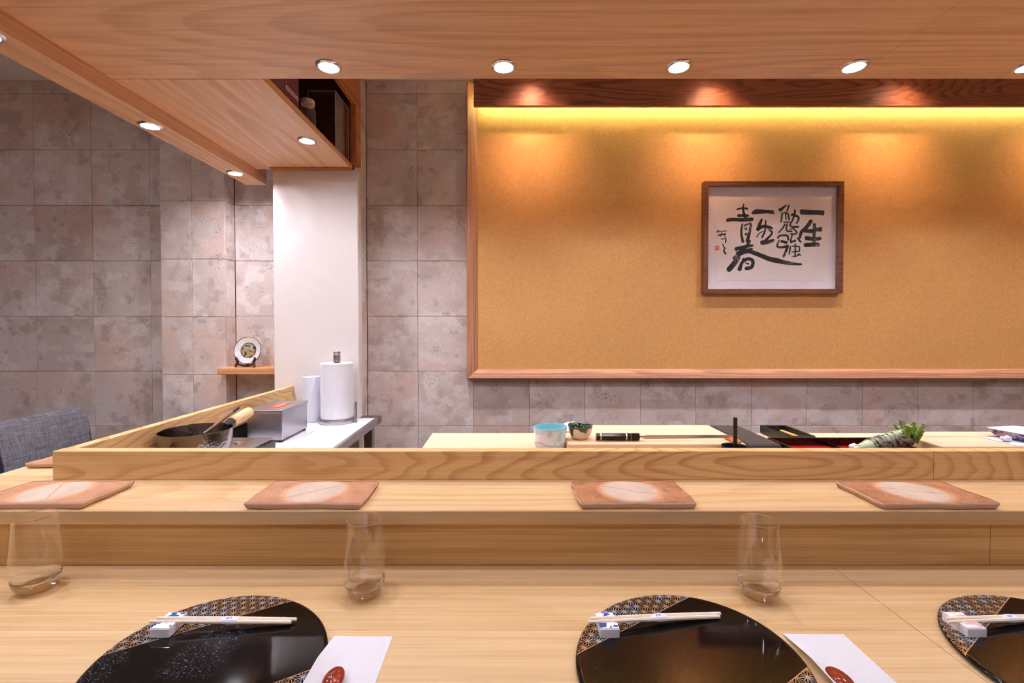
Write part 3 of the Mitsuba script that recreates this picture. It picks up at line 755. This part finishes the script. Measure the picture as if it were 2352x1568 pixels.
put('porcelain_ornament', m.apply_scale(.85).apply_translation([1.2985, 1.180, .9550]), 'mat_blue_white', smooth=True, label='small blue and white porcelain piece left of the patterned dish', cat='ornament')
put('paper_sheet', rbox(1.285, 1.47, 1.139, 1.232, .9456, .9462, .0002), 'mat_paper', label='white paper under the patterned dish at the right edge', cat='paper')

# ------------------------------------------------------------------ framed calligraphy
fr = thing('framed_calligraphy', 'framed black brush calligraphy on white paper on the gold panel', 'picture')
FX0, FX1, FZ0, FZ1, FYf, FYb = 1.0560, 1.8055, 1.4200, 2.0190, 2.450, 2.484
W_ = .0235
def bar(x0, z0, x1, z1, x2, z2, x3, z3):
    return hull([[x, y, z] for x, z in ((x0, z0), (x1, z1), (x2, z2), (x3, z3)) for y in (FYf, FYb)])
for q in ((FX0, FZ0, FX1, FZ0, FX1 - W_, FZ0 + W_, FX0 + W_, FZ0 + W_), (FX0, FZ1, FX1, FZ1, FX1 - W_, FZ1 - W_, FX0 + W_, FZ1 - W_),
          (FX0, FZ0, FX0, FZ1, FX0 + W_, FZ1 - W_, FX0 + W_, FZ0 + W_), (FX1, FZ0, FX1, FZ1, FX1 - W_, FZ1 - W_, FX1 - W_, FZ0 + W_)):
    put('frame_bar', bar(*q), 'mat_frame_wood', fr)
put('mount', rbox(FX0 + .02, FX1 - .012, 2.476, 2.480, FZ0 + .015, FZ1 - .012, .0005), 'mat_mat_board', fr)
art = put('sheet', rbox(1.1359, 1.7387, 2.4748, 2.4758, 1.493, 1.9413, .0002), 'mat_art_paper', fr)
KX, KZ0 = 1.0816, 2.0037
def kp(zx, zy): return (1.0816 + (zx / 5.058 - 47.0) * .002365, 2.0037 - (zy / 5.058 - 34.0) * .002337)
S = []
def st_(w, *pts):
    if len(pts) > 2:
        q = np.array(pts, float)
        for _ in range(2):
            q = np.vstack([q[:1], *[np.vstack([.75 * a + .25 * b, .25 * a + .75 * b]) for a, b in zip(q[:-1], q[1:])], q[-1:]])
        pts = [tuple(t) for t in q]
    ln = LineString([kp(*p) for p in pts])
    S.append(ln.buffer(w * .5 / 5.058 * .00235, cap_style=1))
def pg(*pts): S.append(Polygon([kp(*p) for p in pts]).buffer(.0015))
def taper(w0, w1_, *pts):
    q = np.array(pts, float)
    for _ in range(2):
        q = np.vstack([q[:1], *[np.vstack([.75 * a + .25 * b, .25 * a + .75 * b]) for a, b in zip(q[:-1], q[1:])], q[-1:]])
    n = len(q)
    for i in range(n - 1):
        r0, r1 = [(w0 + (w1_ - w0) * k / (n - 1)) * .5 / 5.058 * .00235 for k in (i, i + 1)]
        S.append(unary_union([Point(kp(*q[i])).buffer(r0), Point(kp(*q[i + 1])).buffer(r1)]).convex_hull)
pg((1312, 470), (1322, 452), (1588, 466), (1597, 490), (1585, 520), (1560, 512), (1325, 508))
taper(46, 40, (1440, 590), (1400, 650), (1360, 690)); taper(48, 26, (1360, 690), (1330, 710), (1315, 780))
st_(46, (1365, 695), (1450, 705)); st_(40, (1450, 705), (1555, 672)); st_(46, (1548, 690), (1554, 678))
st_(36, (1485, 625), (1480, 850)); taper(50, 40, (1395, 785), (1480, 800), (1550, 790)); st_(48, (1385, 866), (1525, 860))
taper(42, 14, (1085, 455), (1115, 435), (1155, 402)); taper(20, 16, (1182, 408), (1165, 472)); st_(24, (1110, 495), (1097, 590)); st_(20, (1125, 490), (1180, 495), (1188, 568)); st_(16, (1148, 505), (1155, 572)); st_(15, (1122, 600), (1195, 598))
taper(22, 16, (1140, 628), (1110, 680), (1070, 720)); st_(20, (1166, 622), (1154, 705), (1220, 706))
taper(24, 18, (1256, 462), (1250, 530), (1200, 632)); taper(34, 18, (1225, 512), (1290, 530), (1305, 560), (1275, 612)); st_(20, (1200, 632), (1210, 655), (1295, 652)); st_(22, (1240, 660), (1295, 656)); st_(13, (1195, 682), (1242, 672)); st_(18, (1246, 680), (1288, 718), (1270, 738), (1212, 738))
st_(24, (1062, 780), (1085, 752), (1180, 752), (1182, 805)); taper(20, 34, (1075, 812), (1045, 890), (1110, 895), (1175, 880)); st_(32, (1105, 822), (1160, 838)); taper(38, 26, (1172, 880), (1165, 920), (1130, 1000))
st_(18, (1225, 755), (1205, 830), (1215, 838)); taper(20, 26, (1210, 832), (1262, 815)); st_(22, (1290, 788), (1325, 828)); st_(20, (1208, 885), (1195, 968)); st_(17, (1235, 880), (1318, 880), (1312, 930)); st_(18, (1266, 855), (1263, 985)); st_(16, (1232, 948), (1315, 938)); taper(16, 20, (1228, 1002), (1270, 998), (1300, 985)); st_(16, (1300, 968), (1325, 985))
pg((755, 492), (775, 468), (800, 450), (1005, 462), (1012, 480), (1022, 508), (990, 502), (940, 492), (770, 506))
taper(26, 46, (872, 570), (845, 630), (832, 680)); taper(40, 34, (835, 672), (900, 640), (985, 668)); taper(18, 24, (917, 580), (918, 690), (880, 775)); taper(8, 14, (890, 706), (845, 725), (818, 770)); taper(14, 34, (955, 690), (1012, 720), (900, 830)); taper(56, 34, (885, 838), (950, 832), (1005, 812))
taper(14, 36, (662, 390), (650, 460), (682, 535)); taper(20, 26, (590, 448), (640, 434), (702, 442)); taper(36, 30, (605, 522), (660, 522), (712, 524)); taper(40, 46, (478, 578), (520, 565), (620, 574), (755, 566))
taper(20, 34, (647, 625), (632, 720), (655, 825)); taper(20, 40, (672, 640), (752, 600), (738, 700), (708, 820)); S.append(Point(kp(690, 676)).buffer(.0085)); S.append(Point(kp(692, 740)).buffer(.0078))
taper(46, 28, (582, 912), (680, 885), (765, 872)); taper(20, 48, (740, 815), (700, 880), (640, 930)); taper(44, 26, (640, 930), (590, 980), (548, 1018)); taper(18, 28, (585, 952), (680, 925), (760, 912)); st_(34, (610, 985), (690, 945), (765, 945)); taper(60, 62, (600, 1015), (560, 1080), (500, 1150))
taper(46, 62, (735, 940), (860, 985), (960, 1030), (1060, 1050)); taper(62, 20, (1060, 1050), (1200, 1082), (1335, 1092))
taper(16, 52, (668, 1022), (640, 1090), (622, 1145)); taper(34, 44, (640, 1080), (705, 1020), (780, 1040), (770, 1130), (700, 1140)); st_(18, (695, 1078), (725, 1088))
st_(12, (350, 715), (375, 688), (372, 722)); st_(12, (385, 708), (465, 702)); st_(18, (372, 752), (455, 735)); st_(13, (412, 715), (400, 762)); st_(11, (440, 742), (456, 775)); taper(12, 18, (408, 798), (462, 785), (456, 836)); taper(10, 20, (422, 852), (432, 885), (455, 905), (428, 930), (460, 970))
strokes = unary_union(S).simplify(.0003)
def upright(poly, y, t):
    m = extrude(poly, t)
    m.apply_transform(np.array([[1, 0, 0, 0], [0, 0, -1, y], [0, 1, 0, 0], [0, 0, 0, 1.0]]))
    return m
put('ink_characters', upright(strokes, 2.4747, .0004), 'mat_ink', art, label='black brush written characters')
seal = sbox(*kp(335, 928), *kp(382, 877))
cut = unary_union([LineString([kp(346, 892), kp(372, 892)]).buffer(.0012), LineString([kp(340, 884), kp(340, 918)]).buffer(.0009), Point(kp(358, 906)).buffer(.006).difference(Point(kp(358, 906)).buffer(.004)), LineString([kp(376, 900), kp(376, 922)]).buffer(.001)])
put('seal', upright(seal.difference(cut), 2.4747, .0004), 'mat_seal_red', art, label='small red seal')
put('pane', rbox(FX0 + .025, FX1 - .015, 2.4590, 2.4592, FZ0 + .018, FZ1 - .014, .00005), 'mat_art_glass', fr)

# ------------------------------------------------------------------ chair at the left
def weave(p, n, uv):
    a = noise(p.y * 420.0, p.z * 40.0, p.x * 40.0); b = noise(p.y * 30.0, p.z * 420.0, p.x * 60.0)
    return mix(col(148, 148, 158), col(84, 83, 94), dr.clip(a * .65 + b * .65 - .15, 0, 1))
mat('grey_fabric', two(pr(proc(weave), .9, spec=.1, sheen=.3)))
mat('navy', two(pr(col(26, 34, 62), .7)))
ch = thing('chair', 'grey fabric dining chair with navy sides at the left counter', 'chair')
cx = -1.85
pts = []
prof = [(.46, .02), (.60, -.01), (.75, -.035), (.84, -.055), (.872, -.066), (.882, -.082), (.874, -.10), (.84, -.112), (.60, -.075), (.46, -.05)]
def back(y0, y1, grow=0):
    rings = []
    for y, inset in ((y0, .012), (y0 + .012, 0), (y1 - .03, 0), (y1 - .008, .006), (y1, .03)):
        rings.append([[cx + dx - math.copysign(inset * .3, dx + .04), y, z - (inset if z > .8 else 0)] for z, dx in prof])
    return loft(rings)
put('backrest', back(1.692, 2.055), 'mat_grey_fabric', ch, smooth=40)
put('side_panel', loft([[[cx + dx * 1.0 - .002, y, z - .022] for z, dx in prof] for y in (1.672, 1.6915)]), 'mat_navy', ch, smooth=30)
put('seat', rbox(cx - .02, cx + .40, 1.68, 2.055, .42, .47, .015), 'mat_grey_fabric', ch)
for x in (cx + .02, cx + .37):
    for y in (1.705, 2.03):
        put('leg', cyl([x, y, 0], [x, y, .42], .014, .018), 'mat_black_plastic', ch, smooth=40)

# ------------------------------------------------------------------ ledge plates
def clay(cx_, cy_, ang, R0, R1):
    def fn(p, n, uv):
        x, y = uv.x, uv.y
        d = dr.sqrt(x * x + y * y) / .0575
        f = fbm(x * 40.0, y * 40.0, 1.0 + cx_, octaves=3)
        rim = mix(col(*R0), col(*R1), dr.clip(f * 1.2 + .3 * noise(x * 14.0, y * 14.0, 2.0 + cx_) - .3, 0, 1))
        rim = mix(rim, col(226, 178, 148), smoothstep(1.35, 1.0, d) * .45)
        mid = mix(col(198, 180, 162), col(180, 160, 143), fbm(x * 26.0, y * 26.0, 5.0, octaves=3))
        q = dr.abs(x * math.cos(ang) + y * math.sin(ang) + .006 * noise(x * 60.0, y * 60.0) - .004)
        mid = mix(mid, col(168, 110, 76), smoothstep(.0022, .0004, q) * .75)
        c = mix(rim, mid, smoothstep(1.05, .96, d + (f - .5) * .05))
        sp = smoothstep(.74, .84, noise(x * 420.0, y * 420.0, 3.0))
        c = mix(c, col(236, 206, 184), sp * .14)
        return mix(c, col(214, 180, 156), smoothstep(.6, .2, dr.abs(n.z)))
    return proc(fn)


plate_spots = [(-.983, .983, 0, .5, 'square terracotta plate with pale oval and a forked crack, leftmost on the ledge'),
               (-.4155, .982, 0, -.9, 'terracotta plate with pale oval behind the middle glass, second on the ledge'),
               (.267, .984, 0, 1.15, 'darker brown terracotta plate with a straight cracked pale oval, third on the ledge'),
               (.881, .982, 0, 1.25, 'terracotta plate behind the right tray, rightmost on the ledge'),
               (-1.193, 1.30, PI / 2, .3, 'terracotta plate on the side ledge beside the grey chair')]
for i, (x, y, a, crk, lab) in enumerate(plate_spots):
    nx, ny, hw, hd_ = 41, 25, .1185, .0655
    X, Y = np.meshgrid(np.linspace(-1, 1, nx), np.linspace(-1, 1, ny), indexing='ij')
    r = np.random.default_rng(20 + i)
    wob = lambda t, s: .0010 * np.sin(t * 2.1 + s) + .0006 * np.sin(t * 4.3 + s * 2)
    px_ = X * (hw + wob(Y * 2, i + 1.0)) + 0
    py_ = Y * (hd_ + wob(X * 2, i + 3.0))
    e = np.maximum(np.abs(X) ** 10, np.abs(Y) ** 8)
    lift = .0025 * (np.abs(X) ** 3) * np.sin(i * 2 + X * 1.5 + 1)
    top = .0142 - .0014 * e + lift * .5 + .0005 * np.sin(X * 9 + i) * np.cos(Y * 7)
    P = np.stack([px_, py_, top], -1).reshape(-1, 3)
    B = np.stack([px_ * .975, py_ * .965, np.full_like(top, .0) + np.clip(lift, 0, 1) * .6], -1).reshape(-1, 3)
    M = np.stack([px_ * 1.004, py_ * 1.006, top * .72], -1).reshape(-1, 3)
    N = nx * ny
    f = []
    for ii in range(nx - 1):
        for jj in range(ny - 1):
            a_, b_, c_, d_ = ii * ny + jj, (ii + 1) * ny + jj, (ii + 1) * ny + jj + 1, ii * ny + jj + 1
            f += [(a_, b_, c_), (a_, c_, d_), (a_ + N, c_ + N, b_ + N), (a_ + N, d_ + N, c_ + N)]
    edge = [(k, 0) for k in range(nx)] + [(nx - 1, k) for k in range(1, ny)] + [(k, ny - 1) for k in range(nx - 2, -1, -1)] + [(0, k) for k in range(ny - 2, 0, -1)]
    ed = [k * ny + l for k, l in edge]
    for a_, b_ in zip(ed, ed[1:] + ed[:1]):
        f += [(a_, a_ + 2 * N, b_ + 2 * N), (a_, b_ + 2 * N, b_), (a_ + 2 * N, a_ + N, b_ + N), (a_ + 2 * N, b_ + N, b_ + 2 * N)]
    m = trimesh.Trimesh(np.vstack([P, B, M]), f, process=False)
    uv = m.vertices[:, :2].copy()
    mname = mat(f'clay_{i}', two(pr(clay(i * 3.0, 0, crk, *(((188, 140, 108), (162, 112, 80)) if i in (0, 1, 4) else ((176, 124, 86), (140, 88, 56)))), .6, spec=.25)))
    m.apply_transform(trimesh.transformations.rotation_matrix(a, [0, 0, 1]))
    m.apply_translation([x, y, LZ + .0006])
    put('ledge_plate', m, mname, smooth=True, uv=uv, label=lab, cat='plate', group=None)

# ------------------------------------------------------------------ black lacquer trays with hemp leaf pattern
A_ = .0168
def hemp_lines(x, y, w):
    """1 on the lines of the hemp leaf (asanoha) pattern of spacing A_, else 0."""
    H = A_ * math.sqrt(3) / 2
    out = mi.Float(0)
    for k in range(3):
        c, s = math.cos(k * PI / 3), math.sin(k * PI / 3)
        u, v = x * c + y * s, -x * s + y * c
        t = v / H
        out = dr.maximum(out, 1 - smoothstep(w * .45, w, dr.abs(t - dr.floor(t + .5)) * H))
        j = dr.floor(t); fr_ = t - j
        q = 2 * u / A_
        m = dr.floor(q + .5)
        par = (m - j) * .5
        odd = dr.abs(par - dr.floor(par) - .5) < .25
        keep = dr.select(odd, fr_ > .3333, fr_ < .6667)
        out = dr.maximum(out, dr.select(keep, 1 - smoothstep(w * .45, w, dr.abs(q - m) * A_ * .5), 0.0))
    return out


DIRN = np.array([-.537, .8436])
def tray_mat(name, specks):
    def mask(uv):
        d = uv.x * float(DIRN[0]) + uv.y * float(DIRN[1])
        band = dr.maximum(smoothstep(.1012, .1020, d), smoothstep(-.0962, -.0970, d))
        edge = dr.maximum(1 - smoothstep(.0004, .0010, dr.abs(d - .1014)), 1 - smoothstep(.0004, .0010, dr.abs(d + .0964)))
        return dr.maximum(band * hemp_lines(uv.x, uv.y, .00075), edge)
    def base(p, n, uv):
        ln = mask(uv) * smoothstep(.8, .97, n.z)
        hue = noise(uv.x * 60.0, uv.y * 60.0, 2.0)
        silver = mix(col(214, 178, 140), col(206, 206, 212), smoothstep(.35, .65, hue))
        c = mi.Color3f(col(13, 11, 11))
        sp = smoothstep(.83, .9, noise(uv.x * 820.0 + uv.y * 400.0, uv.y * 900.0 - uv.x * 300.0, 4.0)) * smoothstep(.45, .75, noise(uv.x * 14.0 + 2.3, uv.y * 14.0, 1.0))
        c = mix(c, mix(col(96, 112, 160), col(190, 196, 214), noise(uv.x * 300.0, uv.y * 300.0, 9.0)), sp * specks)
        return mix(c, silver, ln)
    def metal(p, n, uv): return mask(uv) * smoothstep(.8, .97, n.z) * .6
    return mat(name, two({'type': 'principled', 'base_color': proc(base), 'metallic': proc(metal), 'roughness': .05, 'specular': .38}))


tray_mat('tray', .06); tray_mat('tray_dusty', .8)
trays = [(-.4360, .6555, .183, .158, 3 * PI / 4, 'mat_tray_dusty', 'dusty black lacquer tray with silver star pattern, leftmost on the counter'),
         (.2680, .6555, .177, .160, PI / 4, 'mat_tray', 'glossy black lacquer tray with star pattern beside the right glass'),
         (.8480, .6555, .177, .160, PI / 4, 'mat_tray', 'black lacquer tray with star pattern cut off by the right edge')]
for x, y, ra, rbb, ang, mm, lab in trays:
    m = lathe([(0, 0), (.965, 0), (.985, .0012), (1.0, .0035), (1.0, .0052), (.992, .0066), (.975, .0076), (.955, .0080), (0, .0080)], 128)
    c, s = math.cos(ang), math.sin(ang)
    R = np.array([[c, -s], [s, c]])
    m.vertices[:, :2] = m.vertices[:, :2] @ (R @ np.diag([ra, rbb]) @ R.T)
    uv = m.vertices[:, :2].copy()
    if mm == 'mat_tray_dusty': m.vertices[:, 2] *= 1 - .42 * m.vertices[:, 1] / .17      # a slightly wedge-shaped top
    m.apply_translation([x, y, TZ + .0006])
    put('lacquer_tray', m, mm, smooth=True, uv=uv, label=lab, cat='tray')
TT = TZ + .0087

# chopstick rests and chopsticks
def rest_mat(name, c1, c2, s):
    def fn(p, n, uv):
        q = fbm(p.x * 260.0 + s, p.y * 200.0 + s, 2.0, octaves=2)
        return mix(mix(col(238, 240, 248), c1, smoothstep(.64, .70, q) * smoothstep(.5, .9, n.z)), c2, smoothstep(.66, .72, noise(p.x * 120.0 + s, p.y * 160.0, 7.0)) * smoothstep(.5, .9, n.z))
    return mat(name, two(pr(proc(fn), .1)))
rest_mat('rest_blue', col(52, 84, 176), col(60, 96, 160), 2.0); rest_mat('rest_blue_b', col(52, 84, 176), col(52, 92, 150), 6.5); rest_mat('rest_pastel', col(238, 226, 150), col(236, 176, 190), 3.0)
def rest_mesh(w, l, h):
    pts = [(-l / 2, 0), (l / 2, 0), (l / 2, h * .86), (l / 2 - .0016, h)]
    for t in np.linspace(0, 1, 9):
        pts.append((l * .15 - t * l * .30, h - .0042 * math.sin(PI * t)))
    pts += [(-l / 2 + .0016, h), (-l / 2, h * .86)]
    m = extrude(Polygon(pts), w)
    m.apply_transform(np.array([[0, 0, 1, -w / 2], [1, 0, 0, 0], [0, 1, 0, 0], [0, 0, 0, 1.0]]))
    m.fix_normals()
    return m
sets = [(-.5465, .7275, -.571, .7262, -.352, .7420, 'mat_rest_blue', 'white chopstick rest with blue flowers on the dusty left tray', 'pair of pale chopsticks with paper band on the dusty left tray'),
        (.1615, .7275, .1325, .7250, .3578, .7570, 'mat_rest_blue_b', 'white chopstick rest with blue dots on the middle tray', 'pair of pale chopsticks with paper band on the middle tray'),
        (.7395, .7285, .7085, .7250, .9300, .7520, 'mat_rest_pastel', 'white chopstick rest with yellow and pink decoration on the right tray', 'pair of pale chopsticks on the pastel rest, cut by the right edge')]
def stick(p0, p1, w):
    p0, p1 = np.array(p0), np.array(p1)
    d = (p1 - p0) / np.linalg.norm(p1 - p0)
    a = np.cross(d, [0, 0, 1]); a /= np.linalg.norm(a)
    b = np.cross(a, d)
    pts = []
    for t, r in ((0, .62), (.25, .85), (.55, 1.0), (.97, .86), (1, .80)):
        for k in range(8):
            an = PI / 8 + k * PI / 4
            pts.append(p0 + (p1 - p0) * t + w * r * .5 * 1.06 * (math.cos(an) * a + math.sin(an) * b))
    return hull(pts)
for rx, ry, x0, y0, x1, y1, rm, rl, cl in sets:
    put('chopstick_rest', rest_mesh(.030, .042, .0145).apply_translation([rx, ry, TT]), rm, smooth=30, label=rl, cat='chopstick rest')
    t = thing('chopsticks', cl, 'chopsticks')
    d = np.array([x1 - x0, y1 - y0]); L = np.linalg.norm(d); d /= L
    nn = np.array([-d[1], d[0]])
    zs = TT + .0145 - .0042 + .0040
    zr = TT + .0036
    sl = (zr - zs) / (L - .02)
    for s in (-1, 1):
        o0, o1 = nn * s * .0040, nn * s * .0034
        sh_ = d * .003 * s
        put('chopstick', stick([x0 + o0[0] + sh_[0], y0 + o0[1] + sh_[1], zs + .0015], [x1 + o1[0] + sh_[0], y1 + o1[1] + sh_[1], zr], .0066), 'mat_chopstick_wood', t)
    bp = [stick([x0 + d[0] * q0 + nn[0] * s * .0037, y0 + d[1] * q0 + nn[1] * s * .0037, zs + .0015 + (zr - zs - .0015) * q0 / L], [x0 + d[0] * q1 + nn[0] * s * .0037, y0 + d[1] * q1 + nn[1] * s * .0037, zs + .0015 + (zr - zs - .0015) * q1 / L], .0083) for s in (-1, 1) for q0, q1 in ((.104, .132),)]
    pts = np.vstack([b.vertices for b in bp])
    bandk = put('paper_band', hull(pts), 'mat_paper', t, label='white paper band with a small dark mark')
    q = .118
    cz = zs + .0015 + (zr - zs - .0015) * q / L + .0040
    mk = unary_union([LineString([(-.004, -.0018), (-.0028, .0016), (-.0016, .0006)]).buffer(.0004), LineString([(-.0036, -.002), (-.001, -.0019)]).buffer(.0004), LineString([(.0005, .0018), (.0022, -.0004)]).buffer(.00045), LineString([(.0018, .0016), (.0032, .0008)]).buffer(.0004), LineString([(.001, -.001), (.002, -.0018)]).buffer(.0004)])
    mm_ = extrude(mk, .0002)
    mm_.apply_transform(trimesh.transformations.rotation_matrix(math.atan2(d[1], d[0]), [0, 0, 1]))
    mm_.apply_translation([x0 + d[0] * q, y0 + d[1] * q, cz])
    mat('band_mark', two(pr(col(84, 92, 140), .7)))
    put('band_mark', mm_, 'mat_band_mark', bandk)

# napkins and spoons
mat('spoon_lacquer', two(pr(proc(lambda p, n, uv: mix(col(150, 52, 28), col(98, 28, 18), noise(p.x * 90.0, p.y * 26.0, p.z * 90.0))), .1, clearcoat=.6, clearcoat_gloss=.95)))
for (x0, x1, y1, sx, rot, lab, lab2) in ((-.2770, -.1840, .7212, -.2470, .0, 'white folded paper napkin right of the dusty left tray', 'red brown lacquered spoon on the left napkin'),
                                         (.4450, .5430, .7264, .4560, .10, 'white folded paper napkin right of the middle tray', 'red brown lacquered spoon on the right napkin')):
    nx, ny = 25, 25
    u = np.repeat(np.linspace(0, 1, nx), ny); v = np.tile(np.linspace(0, 1, ny), nx)
    z = TZ + .0016 + (.0128 if x0 < 0 else .0105) * np.clip(1 - u / .40, 0, 1) ** 1.4 * np.clip((1 - v) * 3.2, 0, 1) + .0008 * np.sin(v * 3 + u * 2)
    put('napkin', sheet(x0, x1, y1 - .21, y1, z, nx, ny, .0007), 'mat_paper', smooth=40, label=lab, cat='napkin')
    ys = .637
    zb = TZ + .0060
    m = trimesh.creation.icosphere(3, 1.0)
    vv = m.vertices.copy()
    taper_ = np.where(vv[:, 1] < 0, 1 - .45 * vv[:, 1] ** 2, 1.0)
    m.vertices = np.stack([vv[:, 0] * .0142 * taper_, vv[:, 1] * .0235, vv[:, 2] * .0070], 1)
    h = tube([[0, -.012, .001], [0, -.026, .0032], [0, -.05, .0056], [0, -.09, .005], [0, -.125, .002]], [.0050, .0042, .0034, .0036, .0028], 14)
    sp = thing('lacquer_spoon', lab2, 'spoon')
    for nm, mm_ in (('bowl', m), ('handle', h)):
        mm_.apply_transform(trimesh.transformations.rotation_matrix(rot, [0, 0, 1]))
        mm_.apply_translation([sx + .006, ys - .016, zb + .0035])
        put(nm, mm_, 'mat_spoon_lacquer', sp, smooth=50)

# glasses: thin walls as a single sheet, thick solid base, rim
wallp = [(.0361, .0268), (.0363, .028), (.0372, .040), (.0372, .052), (.0364, .070), (.0350, .090), (.0332, .112), (.0317, .132), (.0312, .1395)]
basep = [(0, 0), (.0185, 0), (.0225, .0012), (.0275, .0055), (.0315, .0115), (.0348, .0195), (.0363, .028), (.0356, .0285), (.0335, .0235), (.029, .0182), (.022, .0152), (.012, .0140), (0, .0137)]
basep = [(0, 0), (.0185, 0), (.0225, .0012), (.0275, .0055), (.0315, .0115), (.0348, .0195), (.0361, .0268), (.0354, .0272), (.0335, .0225), (.029, .0176), (.022, .0148), (.012, .0136), (0, .0133)]
gw = mikit.ply(lathe(wallp, 96), 'mat_pane', smooth=True)
gb = mikit.ply(lathe(basep, 96), 'mat_glass', smooth=45)
gr = mikit.ply(lathe([(.0312 + .0009 * math.cos(a), .1397 + .0009 * math.sin(a)) for a in np.linspace(0, 2 * PI, 13)], 96), 'mat_glass', smooth=True)
for x, y, lab in ((-.8915, .853, 'empty clear tumbler at the left edge of the counter'), (-.2643, .8372, 'empty clear tumbler in the middle, above the left napkin'), (.4652, .8318, 'empty clear tumbler beside the middle black tray')):
    t = thing('tumbler', lab, 'glass', 'tumblers on the counter')
    tw = T().translate([x, y, TZ + .0006])
    put('glass_wall', gw, None, t, tw=tw); put('glass_base', gb, None, t, tw=tw); put('rim', gr, None, t, tw=tw)
